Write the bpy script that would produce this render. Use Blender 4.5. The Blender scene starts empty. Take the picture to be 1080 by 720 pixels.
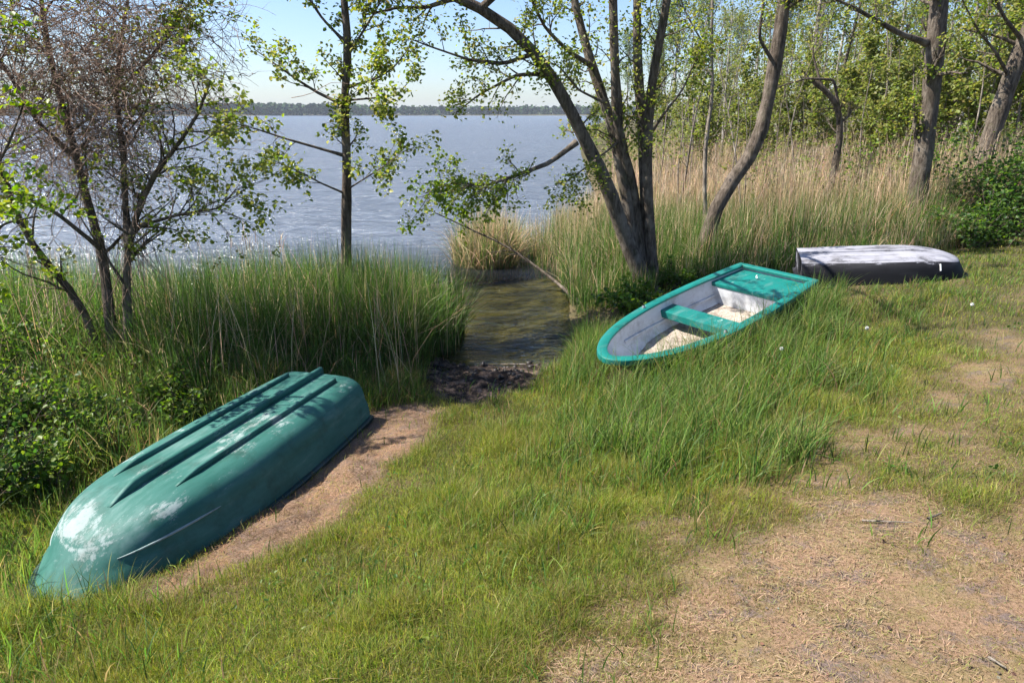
import bpy, bmesh, math
import numpy as np
from mathutils import Matrix, Vector
C = bpy.context.scene.collection
S = bpy.context.scene
rng = np.random.default_rng(7)

# ------------------------------------------------------------------ camera
FPX, CAMH = 720.0, 3.0
PITCH = math.atan(240/720)
cam = bpy.data.objects.new('camera', bpy.data.cameras.new('camera')); C.objects.link(cam)
cam.data.sensor_width = 36; cam.data.lens = 24
cam.data.clip_start = 0.05; cam.data.clip_end = 8000
cam.location = (0, 0, CAMH); cam.rotation_euler = (math.pi/2-PITCH, 0, 0)
S.camera = cam
# ------------------------------------------------------------------ light
SUN_EL = math.radians(52); SX, SY = -0.995, 0.02
w = bpy.data.worlds.new('World'); S.world = w; w.use_nodes = True
nt = w.node_tree; bg = nt.nodes['Background']
sky = nt.nodes.new('ShaderNodeTexSky'); sky.sky_type = 'NISHITA'; sky.sun_disc = False
sky.sun_elevation = SUN_EL; sky.sun_rotation = math.atan2(SX, SY)
sky.air_density = 1.0; sky.dust_density = 0.8; sky.ozone_density = 1.6
tint = nt.nodes.new('ShaderNodeMix'); tint.data_type = 'RGBA'; tint.blend_type = 'MULTIPLY'; tint.inputs[0].default_value = 1; tint.inputs[7].default_value = (.86, .94, 1.12, 1)
nt.links.new(sky.outputs[0], tint.inputs[6]); nt.links.new(tint.outputs[2], bg.inputs[0]); bg.inputs[1].default_value = 0.075
sl = bpy.data.lights.new('sun', 'SUN'); sl.energy = 5.0; sl.angle = math.radians(0.53); sl.color = (1, .95, .86)
sun = bpy.data.objects.new('sun', sl); C.objects.link(sun)
sun.rotation_euler = Vector((-SX*math.cos(SUN_EL), -SY*math.cos(SUN_EL), -math.sin(SUN_EL))).to_track_quat('-Z', 'Y').to_euler()
S.view_settings.view_transform = 'Standard'; S.view_settings.look = 'None'
S.view_settings.exposure = 1.34; S.view_settings.gamma = 1; S.view_settings.use_curve_mapping = False
S.cycles.max_bounces = 8; S.cycles.transparent_max_bounces = 12
S.cycles.diffuse_bounces = 3; S.cycles.transmission_bounces = 4; S.cycles.caustics_reflective = False

# ------------------------------------------------------------------ pixel rays (only to find where on the ground things stand)
def ray(px, py):
    x = (px-540)/FPX; v = -(py-360)/FPX
    return np.array([x, math.cos(PITCH)+v*math.sin(PITCH), -math.sin(PITCH)+v*math.cos(PITCH)])
def aty(px, py, y):
    d = ray(px, py); return d*(y/d[1])+np.array([0, 0, CAMH])

# ------------------------------------------------------------------ terrain
CP = np.array([(0,0,1.35),(0,2,1.0),(1.6,1.7,1.3),(3,0,1.5),(-2,0,.85),(-2.5,2.6,.42),(-3,3.4,.27),(-4.5,3,.25),(-1.9,6.2,.16),
 (-2.3,4.6,.20),(-1.4,4.6,.29),(-.5,3.5,.6),(.9,6.3,.29),(2.2,7.4,.42),(3.4,8.7,.58),(1.3,5.2,.58),(.7,2.7,1.0),(1.57,3.5,1.0),(2.6,5.5,.83),
 (3.6,5.3,.95),(5,6.6,1.0),(4.3,9.4,.71),(6.3,9.1,.92),(-.3,7.3,.12),(-.4,5.8,.25),(2.15,10.8,.25),(3.35,11.8,.25),(8.2,14,.5),(12,14,.8),
 (8,8,1.1),(10,3,1.4),(15,10,1.2),(0,-8,1.6),(-8,-5,.9),(10,-8,1.8),(-5,7.2,.12),(-8,6,.2),(-8,3,.4),(-6,9,.06),(6,18,.14),(15,20,.3),
 (1.5,14,.06),(20,30,.15),(10,40,.12),(30,60,.25),(40,0,1.5),(-30,-10,1.0),(-20,6,.1),(60,30,.6),(0,-40,2.0)])
def tps_fit(cp, lam=.02):
    d = np.sqrt(((cp[:, None, :2]-cp[None, :, :2])**2).sum(-1)); n = len(cp)
    K = np.where(d > 0, d*d*np.log(d+1e-9), 0)+lam*np.eye(n)
    A = np.zeros((n+3, n+3)); A[:n, :n] = K; A[:n, n] = 1; A[:n, n+1:] = cp[:, :2]; A[n, :n] = 1; A[n+1:, :n] = cp[:, :2].T
    return np.linalg.solve(A, np.concatenate([cp[:, 2], np.zeros(3)]))
TW = tps_fit(CP)
def tps(x, y):
    n = len(CP); z = TW[n]+TW[n+1]*x+TW[n+2]*y
    for i in range(n):
        r2 = (x-CP[i, 0])**2+(y-CP[i, 1])**2
        z = z+TW[i]*0.5*r2*np.log(r2+1e-12)
    return z
LAKE = np.array([(-2500,5),(-60,8),(-20,8.6),(-8,8.7),(-4.5,8.9),(-2.5,9.0),(-1.45,8.9),(-1.05,8.5),(-.8,8.12),(-.3,8.05),(.3,8.1),(.72,8.25),
 (.85,9.0),(.9,10.5),(1.05,11.8),(1.2,13),(1.6,15),(2.4,18),(2.9,24),(3.6,34),(5.2,55),(8.5,90),(16,160),(60,420),(1500,1150),(700,1230),(0,1190),(-700,1010),(-2500,800)], float)
def sdf(poly, x, y):
    """signed distance, negative inside"""
    x = np.asarray(x, float); y = np.asarray(y, float)
    d = np.full(x.shape, 1e18); ins = np.zeros(x.shape, bool)
    n = len(poly)
    for i in range(n):
        ax, ay = poly[i]; bx, by = poly[(i+1) % n]
        ex, ey = bx-ax, by-ay
        t = np.clip(((x-ax)*ex+(y-ay)*ey)/(ex*ex+ey*ey+1e-12), 0, 1)
        d = np.minimum(d, (x-ax-t*ex)**2+(y-ay-t*ey)**2)
        c = ((ay > y) != (by > y)) & (x < ex*(y-ay)/(ey+(1e-12 if ey == 0 else 0))+ax)
        ins ^= c
    d = np.sqrt(d); return np.where(ins, -d, d)
def vnoise(x, y, s, seed=0):
    """smooth value noise 0..1"""
    x = np.asarray(x, float)/s+1000.5; y = np.asarray(y, float)/s+1000.5
    xi = np.floor(x).astype(np.int64); yi = np.floor(y).astype(np.int64); fx = x-xi; fy = y-yi
    fx = fx*fx*(3-2*fx); fy = fy*fy*(3-2*fy)
    def h(a, b):
        v = np.sin((a*127.1+b*311.7+seed*74.7) % 6283.185)*43758.5453
        return v-np.floor(v)
    return (h(xi, yi)*(1-fx)+h(xi+1, yi)*fx)*(1-fy)+(h(xi, yi+1)*(1-fx)+h(xi+1, yi+1)*fx)*fy
def fbm(x, y, s, seed=0, o=3):
    v = 0; a = .5; t = 0
    for k in range(o): v = v+a*vnoise(x, y, s/2**k, seed+k*13); t += a; a *= .5
    return v/t
def sst(a, b, x):
    t = np.clip((x-a)/(b-a), 0, 1); return t*t*(3-2*t)
def ground_z(x, y, detail=True):
    x = np.asarray(x, float); y = np.asarray(y, float)
    far = sst(60, 120, np.hypot(x, y))
    rr = np.maximum(np.hypot(x, y), 1e-6); k = np.minimum(1, 90/rr)
    land = np.maximum(tps(x*k, y*k), .05)
    land = land*(1-far)+far*np.where(y > 300, 2.5, .6)
    d = sdf(LAKE, x, y)
    up = np.maximum(0, d)*.28+.01
    land = -np.log(np.exp(-land*14)+np.exp(-np.minimum(up, 6)*14))/14
    if detail:
        land = land+(fbm(x, y, .55, 3)-.5)*.05*sst(0.05, .5, d)*(1-far)+(vnoise(x, y, .16, 5)-.5)*.018*(1-far)*sst(0, .3, d)
    bed = -np.minimum(.22*np.abs(d)**.8, 1.6)-.01
    return np.where(d > 0, land, bed)
def hit(px, py):
    d = ray(px, py); o = np.array([0, 0, CAMH]); t = np.linspace(.5, 60, 3000)
    p = o[None]+t[:, None]*d[None]; g = ground_z(p[:, 0], p[:, 1], False)
    i = int(np.argmax(p[:, 2] < g)); return p[i]
def wpoly(pts): return np.array([hit(*p)[:2] for p in pts])
POLY_MAIN = wpoly([(470,760),(600,668),(720,580),(800,550),(900,532),(1000,524),(1200,500),(1500,470),(1500,900),(900,1100),(300,1100)])
POLY_BAND = wpoly([(700,590),(800,503),(870,468),(940,434),(1010,388),(1090,342),(1250,290),(1280,300),(1100,362),(1030,398),(960,437),(890,472),(820,515),(740,575)])
POLY_ZONE = wpoly([(540,730),(640,650),(725,572),(830,495),(900,450),(1000,385),(1090,336),(1250,285),(1500,330),(1500,900),(900,1100),(300,1100),(420,900)])
POLY_BARE = wpoly([(462,432),(425,428),(392,432),(300,522),(215,588),(128,636),(150,644),(215,618),(290,580),(345,560),(378,522),(405,492),(445,472),(466,448)])
POLY_MUD = wpoly([(446,392),(470,380),(520,378),(572,378),(576,388),(556,408),(500,424),(455,412)])
def masks(x, y):
    n = (fbm(x, y, .7, 21)-.5); n2 = fbm(x, y, .22, 33)
    dm = sdf(POLY_MAIN, x, y)+n*.9; db = sdf(POLY_BAND, x, y)+n*.35
    dry = np.maximum(1-sst(-.75, .6, dm), .42*(1-sst(-.2, .25, db)))
    dry = np.maximum(dry, .34*(1-sst(-.2, .35, sdf(POLY_ZONE, x, y)+n*.5)))
    strip = (1-sst(-.2, .5, sdf(POLY_BAND, x, y)))*.0
    lowfreq = sst(.55, .8, fbm(x, y, .6, 41))*.35
    dry = np.clip(dry+lowfreq*.8+strip+(n2-.5)*.9*(dry > .05)*(1-.3*dry)+(fbm(x, y, .5, 43)-.5)*.7*(dry > .05), 0, 1)
    bare = 1-sst(-.12, .12, sdf(POLY_BARE, x, y)+n*.3)
    mud = 1-sst(-.06, .14, sdf(POLY_MUD, x, y)+n*.25)
    return dry, bare, mud

# ------------------------------------------------------------------ materials
def mat(name):
    m = bpy.data.materials.new(name); m.use_nodes = True
    return m, m.node_tree.nodes, m.node_tree.links, m.node_tree.nodes['Principled BSDF']
def ramp(N, L, fac, stops):
    r = N.new('ShaderNodeValToRGB'); L.new(fac, r.inputs[0])
    els = r.color_ramp.elements
    while len(els) < len(stops): els.new(.5)
    for e, (p, c) in zip(els, stops): e.position = p; e.color = (*c, 1) if len(c) == 3 else c
    return r.outputs[0]
def noise(N, L, scale, detail=4, coord='Object', rough=.55, vec=None, dist=0.0):
    n = N.new('ShaderNodeTexNoise'); n.inputs['Scale'].default_value = scale; n.inputs['Detail'].default_value = detail
    n.inputs['Roughness'].default_value = rough; n.inputs['Distortion'].default_value = dist
    if vec is None:
        tc = N.new('ShaderNodeTexCoord'); vec = tc.outputs[coord]
    L.new(vec, n.inputs['Vector']); return n.outputs['Fac']
def mapping(N, L, scale, coord='Object', rot=(0,0,0)):
    tc = N.new('ShaderNodeTexCoord'); m = N.new('ShaderNodeMapping'); m.inputs['Scale'].default_value = scale; m.inputs['Rotation'].default_value = rot
    L.new(tc.outputs[coord], m.inputs[0]); return m.outputs[0]
def mix(N, L, fac, a, b, mode='MIX'):
    m = N.new('ShaderNodeMix'); m.data_type = 'RGBA'; m.blend_type = mode
    if isinstance(fac, (int, float)): m.inputs[0].default_value = fac
    else: L.new(fac, m.inputs[0])
    for i, v in ((6, a), (7, b)):
        if isinstance(v, tuple): m.inputs[i].default_value = (*v, 1)
        else: L.new(v, m.inputs[i])
    return m.outputs[2]
def math_(N, L, op, a, b=None, clamp=False):
    m = N.new('ShaderNodeMath'); m.operation = op; m.use_clamp = clamp
    for i, v in enumerate((a, b)):
        if v is None: continue
        if isinstance(v, (int, float)): m.inputs[i].default_value = v
        else: L.new(v, m.inputs[i])
    return m.outputs[0]
def bump(N, L, h, p, strength=.5, dist=.02):
    b = N.new('ShaderNodeBump'); b.inputs['Strength'].default_value = strength; b.inputs['Distance'].default_value = dist
    L.new(h, b.inputs['Height']); L.new(b.outputs[0], p.inputs['Normal']); return b
def attr(N, name):
    a = N.new('ShaderNodeAttribute'); a.attribute_name = name; return a

def leaf_material(name, trans=.4, rough=.5, spec=.25):
    m, N, L, p = mat(name)
    a = attr(N, 'col'); p.inputs['Roughness'].default_value = rough; p.inputs['Specular IOR Level'].default_value = spec
    L.new(a.outputs['Color'], p.inputs['Base Color'])
    t = N.new('ShaderNodeBsdfTranslucent')
    c = mix(N, L, .45, a.outputs['Color'], (.75, .95, .12), 'MULTIPLY')
    g = N.new('ShaderNodeHueSaturation'); L.new(a.outputs['Color'], g.inputs['Color']); g.inputs['Value'].default_value = 1.5; g.inputs['Saturation'].default_value = 1.1
    L.new(g.outputs[0], t.inputs[0])
    ms = N.new('ShaderNodeMixShader'); ms.inputs[0].default_value = trans
    L.new(p.outputs[0], ms.inputs[1]); L.new(t.outputs[0], ms.inputs[2])
    L.new(ms.outputs[0], N['Material Output'].inputs['Surface'])
    return m
M = {}
M['blade'] = leaf_material('blade', .48, .5, .25)
M['leaf'] = leaf_material('leaf', .5, .45, .3)
M['straw'] = leaf_material('straw', .15, .7, .15)

# ground
m, N, L, p = mat('ground'); M['ground'] = m
a = attr(N, 'mask'); sep = N.new('ShaderNodeSeparateColor'); L.new(a.outputs['Color'], sep.inputs[0])
n1 = noise(N, L, 6, 8, rough=.72); n2 = noise(N, L, 75, 7, rough=.8); n3 = noise(N, L, 2.2, 4)
soil = ramp(N, L, n2, [(.3, (.035, .028, .016)), (.55, (.075, .066, .028)), (.75, (.14, .115, .055))])
straw = ramp(N, L, n2, [(.25, (.10, .064, .042)), (.45, (.22, .140, .086)), (.6, (.325, .212, .133)), (.8, (.43, .305, .20))])
dirt = ramp(N, L, n2, [(.3, (.085, .062, .055)), (.6, (.19, .145, .128)), (.85, (.30, .245, .22))])
fac = math_(N, L, 'MULTIPLY', ramp(N, L, n1, [(.50, (0, 0, 0)), (.60, (1, 1, 1))]), .9)
straw = mix(N, L, ramp(N, L, noise(N, L, 3.7, 7, rough=.75), [(.48, (0, 0, 0)), (.66, (.55, .55, .55))]), straw, (.15, .15, .045))
straw2 = mix(N, L, fac, straw, dirt)
bareC = ramp(N, L, n2, [(.25, (.06, .035, .022)), (.5, (.20, .125, .08)), (.7, (.38, .26, .17)), (.85, (.46, .34, .23))])
bareC = mix(N, L, math_(N, L, 'MULTIPLY', ramp(N, L, n1, [(.45, (0, 0, 0)), (.6, (1, 1, 1))]), .6), bareC, dirt)
mudC = ramp(N, L, n1, [(.35, (.008, .006, .005)), (.5, (.035, .025, .02)), (.62, (.17, .12, .095)), (.8, (.28, .21, .17))])
c = mix(N, L, sep.outputs[0], soil, straw2)
c = mix(N, L, sep.outputs[1], c, bareC)
c = mix(N, L, sep.outputs[2], c, mudC)
bed = ramp(N, L, n3, [(.3, (.035, .034, .017)), (.5, (.085, .078, .036)), (.7, (.15, .13, .065))])
c = mix(N, L, a.outputs['Alpha'], c, bed)
L.new(c, p.inputs['Base Color']); p.inputs['Roughness'].default_value = .9; p.inputs['Specular IOR Level'].default_value = .15
hh = math_(N, L, 'ADD', n1, math_(N, L, 'MULTIPLY', n2, .5)); bump(N, L, hh, p, .8, .035)

# water
m, N, L, p = mat('lake_water'); M['water'] = m; N.remove(p)
tr = N.new('ShaderNodeBsdfTransparent'); tr.inputs[0].default_value = (.66, .66, .46, 1)
gl = N.new('ShaderNodeBsdfGlossy'); gl.inputs['Roughness'].default_value = .13; gl.inputs[0].default_value = (1, 1, 1, 1)
fr = N.new('ShaderNodeFresnel'); fr.inputs['IOR'].default_value = 1.333
deep = N.new('ShaderNodeBsdfDiffuse'); deep.inputs[0].default_value = (.125, .15, .195, 1)
da = attr(N, 'depth')
under = N.new('ShaderNodeMixShader'); L.new(da.outputs['Fac'], under.inputs[0]); L.new(tr.outputs[0], under.inputs[1]); L.new(deep.outputs[0], under.inputs[2])
ms = N.new('ShaderNodeMixShader'); L.new(fr.outputs[0], ms.inputs[0]); L.new(under.outputs[0], ms.inputs[1]); L.new(gl.outputs[0], ms.inputs[2])
L.new(ms.outputs[0], N['Material Output'].inputs['Surface'])
w1 = noise(N, L, 1.0, 5, vec=mapping(N, L, (.55, 2.6, 1), rot=(0, 0, .12)), rough=.6, dist=.4)
w2 = noise(N, L, 1.0, 3, vec=mapping(N, L, (2.5, 7, 1), rot=(0, 0, -.15)), rough=.5)
w0 = noise(N, L, 1.0, 3, vec=mapping(N, L, (.09, .5, 1), rot=(0, 0, .05)), rough=.5)
hh = math_(N, L, 'ADD', math_(N, L, 'MULTIPLY', w0, 2.2), math_(N, L, 'ADD', w1, math_(N, L, 'MULTIPLY', w2, .30)))
calm = attr(N, 'calm'); amp = math_(N, L, 'MULTIPLY', hh, calm.outputs['Fac'])
b = N.new('ShaderNodeBump'); b.inputs['Strength'].default_value = 1.0; b.inputs['Distance'].default_value = .6
L.new(amp, b.inputs['Height'])
for nd in (gl, fr, deep): L.new(b.outputs[0], nd.inputs['Normal'])

def bark(name, dark, mid, light, sc=14):
    m, N, L, p = mat(name)
    v = mapping(N, L, (1, 1, .28))
    n = noise(N, L, sc, 6, vec=v, rough=.65); n_ = noise(N, L, 3.2, 4); nf = noise(N, L, 60, 4)
    crk = noise(N, L, sc*2.4, 8, vec=mapping(N, L, (1, 1, .16)), rough=.7)
    n = math_(N, L, 'ADD', math_(N, L, 'MULTIPLY', n, .45), math_(N, L, 'MULTIPLY', crk, .55))
    c = ramp(N, L, n, [(.38, dark), (.5, mid), (.66, light)])
    lich = ramp(N, L, n_, [(.52, (0, 0, 0)), (.66, (.6, .6, .6))])
    c = mix(N, L, lich, c, tuple(np.array(light)*1.15))
    moss = ramp(N, L, noise(N, L, 5.5, 3), [(.58, (0, 0, 0)), (.75, (.5 if sc < 20 else 0,)*3)])
    c = mix(N, L, moss, c, (.07, .075, .03))
    L.new(c, p.inputs['Base Color']); p.inputs['Roughness'].default_value = .9; p.inputs['Specular IOR Level'].default_value = .15
    bump(N, L, math_(N, L, 'ADD', n, math_(N, L, 'MULTIPLY', nf, .3)), p, 1.0, .06); return m
M['bark_alder'] = bark('bark_alder', (.03, .024, .018), (.115, .09, .07), (.23, .195, .155))
M['bark_dark'] = bark('bark_dark', (.03, .023, .018), (.11, .086, .066), (.22, .18, .145))
M['bark_pale'] = bark('bark_pale', (.08, .065, .05), (.22, .18, .145), (.40, .35, .29))
M['twig'] = bark('twig', (.17, .105, .075), (.33, .22, .16), (.47, .35, .28), 30)
M['bark_birch'] = bark('bark_birch', (.12, .10, .08), (.33, .30, .26), (.55, .52, .47))

def boat_paint(name, base, dark, worn, wear_bias=0.0, rough=.32, streak=(2, 9, 9), film=.3, spec=.35):
    m, N, L, p = mat(name)
    a = attr(N, 'wear')
    n = math_(N, L, 'ADD', math_(N, L, 'MULTIPLY', noise(N, L, 3.1, 3), 1.3), math_(N, L, 'ADD', math_(N, L, 'MULTIPLY', noise(N, L, 1.0, 9, vec=mapping(N, L, (9, 24, 24)), rough=.82), 1.3), -.8)); ns = noise(N, L, 1.0, 6, vec=mapping(N, L, streak), rough=.65); nf = noise(N, L, 70, 4, rough=.7)
    c = mix(N, L, ramp(N, L, ns, [(.35, (0, 0, 0)), (.7, (1, 1, 1))]), base, dark)
    q = math_(N, L, 'ADD', math_(N, L, 'ADD', n, math_(N, L, 'MULTIPLY', nf, .28)), math_(N, L, 'ADD', a.outputs['Fac'], wear_bias))
    wf = ramp(N, L, q, [(.86, (0, 0, 0)), (1.10, (.72, .72, .72))])
    wf2 = ramp(N, L, math_(N, L, 'ADD', ns, math_(N, L, 'MULTIPLY', a.outputs['Fac'], .35)), [(.55, (0, 0, 0)), (.85, (film,)*3)])
    c = mix(N, L, wf2, c, worn); c = mix(N, L, wf, c, worn)
    dirtf = ramp(N, L, noise(N, L, 4, 6, rough=.7), [(.50, (0, 0, 0)), (.75, (.75, .75, .75))])
    c = mix(N, L, dirtf, c, (.30, .26, .20), 'MULTIPLY'); p.inputs['Specular IOR Level'].default_value = spec
    L.new(c, p.inputs['Base Color'])
    r = mix(N, L, wf, (rough,)*3, (.75,)*3); rr = math_(N, L, 'ADD', math_(N, L, 'MULTIPLY', nf, .25), -.08); 
    L.new(math_(N, L, 'ADD', r, rr), p.inputs['Roughness'])
    bump(N, L, math_(N, L, 'ADD', wf, math_(N, L, 'MULTIPLY', nf, .4)), p, .25, .004); return m
M['teal_old'] = boat_paint('teal_old', (.015, .094, .074), (.04, .14, .118), (.30, .35, .345), .0, .58)
M['teal_dark'] = boat_paint('teal_dark', (.012, .040, .040), (.008, .028, .028), (.16, .2, .2), -.1)
M['teal_new'] = boat_paint('teal_new', (.006, .165, .138), (.007, .115, .10), (.35, .5, .46), -.03, .38)
M['teal_shell'] = boat_paint('teal_shell', (.006, .10, .08), (.005, .07, .06), (.2, .3, .28), -.2, .4)
M['grey_liner'] = boat_paint('grey_liner', (.56, .57, .58), (.44, .45, .46), (.22, .20, .17), -.14, .5)
M['black_hull'] = boat_paint('black_hull', (.006, .006, .008), (.014, .014, .017), (.34, .34, .40), .03, .62, (1.2, 14, 14), .05, .2)
M['white_bottom'] = boat_paint('white_bottom', (.32, .32, .36), (.13, .13, .155), (.035, .035, .04), .10, .65, (1.2, 10, 10), .5)
m, N, L, p = mat('boat_floor'); M['floor'] = m
n = noise(N, L, 6, 6, rough=.7); nf = noise(N, L, 45, 5, rough=.7)
c = ramp(N, L, nf, [(.3, (.16, .12, .09)), (.5, (.36, .30, .245)), (.72, (.50, .44, .38))])
c = mix(N, L, ramp(N, L, n, [(.47, (0, 0, 0)), (.62, (.85, .85, .85))]), c, (.16, .12, .09)); L.new(c, p.inputs['Base Color'])
p.inputs['Roughness'].default_value = .9; bump(N, L, nf, p, .6, .015)
m, N, L, p = mat('mud'); M['mud'] = m
c = ramp(N, L, noise(N, L, 25, 5, rough=.7), [(.3, (.006, .005, .004)), (.6, (.03, .022, .018)), (.85, (.11, .08, .06))]); L.new(c, p.inputs['Base Color'])
p.inputs['Roughness'].default_value = .55
m, N, L, p = mat('puff'); M['puff'] = m; p.inputs['Base Color'].default_value = (.75, .75, .72, 1); p.inputs['Roughness'].default_value = 1
m, N, L, p = mat('metal'); M['metal'] = m; p.inputs['Base Color'].default_value = (.35, .35, .36, 1); p.inputs['Metallic'].default_value = .8; p.inputs['Roughness'].default_value = .5
m, N, L, p = mat('rope'); M['rope'] = m; L.new(ramp(N, L, noise(N, L, 200, 2), [(.3, (.2, .18, .15)), (.7, (.5, .47, .42))]), p.inputs['Base Color']); p.inputs['Roughness'].default_value = .95
m, N, L, p = mat('far_leaf'); M['far'] = m
L.new(attr(N, 'col').outputs['Color'], p.inputs['Base Color']); p.inputs['Roughness'].default_value = .9; p.inputs['Specular IOR Level'].default_value = .1

# ------------------------------------------------------------------ object helpers
def link(name, me, material=None, parent=None):
    o = bpy.data.objects.new(name, me); C.objects.link(o)
    if material is not None: me.materials.append(material)
    if parent is not None: o.parent = parent
    return o
def tag(o, label=None, cat=None, group=None, kind=None):
    if label: o['label'] = label
    if cat: o['category'] = cat
    if group: o['group'] = group
    if kind: o['kind'] = kind
    return o
def empty(name, loc, label, cat, group=None):
    o = bpy.data.objects.new(name, None); C.objects.link(o); o.location = loc; o.empty_display_size = .2
    return tag(o, label, cat, group)
def copy_tree(o, parent=None):
    c = o.copy(); C.objects.link(c); c.parent = parent
    for ch in list(o.children): copy_tree(ch, c)
    return c
def raw_mesh(name, V, Q, col=None, smooth=False, **attrs):
    """V (n,3), Q (m,4) quads"""
    V = np.ascontiguousarray(V, np.float32); Q = np.ascontiguousarray(Q, np.int32)
    me = bpy.data.meshes.new(name); k = Q.shape[1]
    me.vertices.add(len(V)); me.vertices.foreach_set('co', V.ravel())
    me.loops.add(Q.size); me.loops.foreach_set('vertex_index', Q.ravel())
    me.polygons.add(len(Q)); me.polygons.foreach_set('loop_start', np.arange(0, Q.size, k, dtype=np.int32))
    me.polygons.foreach_set('loop_total', np.full(len(Q), k, np.int32))
    if smooth: me.polygons.foreach_set('use_smooth', np.ones(len(Q), bool))
    if col is not None:
        ca = me.attributes.new('col', 'FLOAT_COLOR', 'POINT')
        cc = np.ones((len(V), 4), np.float32); cc[:, :3] = col; ca.data.foreach_set('color', cc.ravel())
    for k_, v in attrs.items():
        at = me.attributes.new(k_, 'FLOAT', 'POINT'); at.data.foreach_set('value', np.ascontiguousarray(v, np.float32))
    me.update(); me.validate(); return me
def blades(base, h, wd, az, lean, col, tipcol=None, segs=3, twist=None, droop=0.):
    n = len(base); s = np.linspace(0, 1, segs+1)
    dx, dy = np.cos(az), np.sin(az)
    tw = rng.uniform(0, 2*np.pi, n) if twist is None else twist
    wx, wy = np.cos(tw), np.sin(tw)
    V = np.zeros((n, segs+1, 2, 3)); Cc = np.zeros((n, segs+1, 2, 3))
    tipcol = col if tipcol is None else tipcol
    ln = lean*h
    for k, q in enumerate(s):
        bend = q**1.8
        c = base + np.stack([dx*ln*bend, dy*ln*bend, h*(q-(droop+.35*lean)*q**2.6*lean)], 1)
        hw = wd*.5*(1-q**1.6)*(.75+.6*q if q < .5 else 1.05)+.0002
        o = np.stack([wx*hw, wy*hw, 0*hw], 1)
        V[:, k, 0] = c-o; V[:, k, 1] = c+o
        Cc[:, k, :] = (col*(1-q)+tipcol*q)[:, None]
    idx = np.arange(n*(segs+1)*2).reshape(n, segs+1, 2)
    Q = np.stack([idx[:, :-1, 0], idx[:, :-1, 1], idx[:, 1:, 1], idx[:, 1:, 0]], -1).reshape(-1, 4)
    return V.reshape(-1, 3), Q, Cc.reshape(-1, 3)
def leaves(pos, size, col, droop=.3, fold=.25, aspect=.75, hang=None):
    n = len(pos)
    az = rng.uniform(0, 2*np.pi, n); el = rng.normal(-droop, .55, n)
    d = np.stack([np.cos(az)*np.cos(el), np.sin(az)*np.cos(el), np.sin(el)], 1)
    up = rng.normal(0, .55, (n, 3)); up[:, 2] += 1
    sd = np.cross(d, up); sd /= np.linalg.norm(sd, axis=1)[:, None]+1e-9
    nn = np.cross(sd, d)
    L_ = size[:, None]; W = L_*aspect*.5
    V = np.zeros((n, 6, 3))
    V[:, 0] = pos; V[:, 3] = pos+d*L_-nn*L_*.12
    V[:, 1] = pos+d*L_*.35+sd*W+nn*W*fold; V[:, 2] = pos+d*L_*.75+sd*W*.75+nn*W*fold*.5
    V[:, 5] = pos+d*L_*.35-sd*W+nn*W*fold; V[:, 4] = pos+d*L_*.75-sd*W*.75+nn*W*fold*.5
    i = np.arange(n)[:, None]*6
    Q = np.concatenate([i+np.array([[0, 1, 2, 3]]), i+np.array([[0, 3, 4, 5]])])
    return V.reshape(-1, 3), Q, np.repeat(col, 6, 0)
def tubes(P, R_, sides):
    """P (n,k,3), R_ (n,k) -> verts, quads"""
    n, k, _ = P.shape
    T = np.gradient(P, axis=1); T /= np.linalg.norm(T, axis=2)[..., None]+1e-9
    ref = np.zeros_like(T); ref[..., 0] = .31; ref[..., 1] = .95; ref[..., 2] = .05
    A = np.cross(T, ref); A /= np.linalg.norm(A, axis=2)[..., None]+1e-9; B = np.cross(T, A)
    an = np.arange(sides)*2*np.pi/sides
    V = P[:, :, None]+R_[:, :, None, None]*(np.cos(an)[None, None, :, None]*A[:, :, None]+np.sin(an)[None, None, :, None]*B[:, :, None])
    idx = np.arange(n*k*sides).reshape(n, k, sides); nx = np.roll(idx, -1, 2)
    Q = np.stack([idx[:, :-1], nx[:, :-1], nx[:, 1:], idx[:, 1:]], -1).reshape(-1, 4)
    return V.reshape(-1, 3), Q
def join(parts):
    V, Q, Cc, o = [], [], [], 0
    for p in parts:
        V.append(p[0]); Q.append(p[1]+o); o += len(p[0])
        if len(p) > 2: Cc.append(p[2])
    return (np.concatenate(V), np.concatenate(Q)) + ((np.concatenate(Cc),) if Cc else ())
def colvar(n, cols, wts=None, jit=.12):
    cols = np.array(cols); i = rng.choice(len(cols), n, p=wts)
    return np.clip(cols[i]*(1+rng.normal(0, jit, (n, 1)))*(1+rng.normal(0, jit*.4, (n, 3))), .003, 1)

# ------------------------------------------------------------------ ground sheet
def axis(a, b, fine, lo, hi):
    c = list(np.arange(a, b+1e-6, fine)); st = fine; v = b
    while v < hi: st *= 1.13; v += st; c.append(v)
    st = fine; v = a; pre = []
    while v > lo: st *= 1.13; v -= st; pre.append(v)
    return np.array(pre[::-1]+c)
gx = axis(-5.5, 8, .05, -3200, 3200); gy = axis(-1, 12, .05, -600, 3000)
GX, GY = np.meshgrid(gx, gy); xf, yf = GX.ravel(), GY.ravel()
GZ = ground_z(xf, yf); dry, bare, mud = masks(xf, yf); dl = sdf(LAKE, xf, yf)
near = (np.hypot(xf, yf) < 40)
GZ = GZ+mud*(fbm(xf, yf, .25, 77)-.45)*.16*near+bare*(fbm(xf, yf, .18, 88)-.5)*.04
V = np.stack([xf, yf, GZ], 1)
nx_, ny_ = len(gx), len(gy); ii = np.arange(nx_*ny_).reshape(ny_, nx_)
Q = np.stack([ii[:-1, :-1], ii[:-1, 1:], ii[1:, 1:], ii[1:, :-1]], -1).reshape(-1, 4)
me = raw_mesh('ground', V, Q, smooth=True)
ca = me.attributes.new('mask', 'FLOAT_COLOR', 'POINT')
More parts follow.
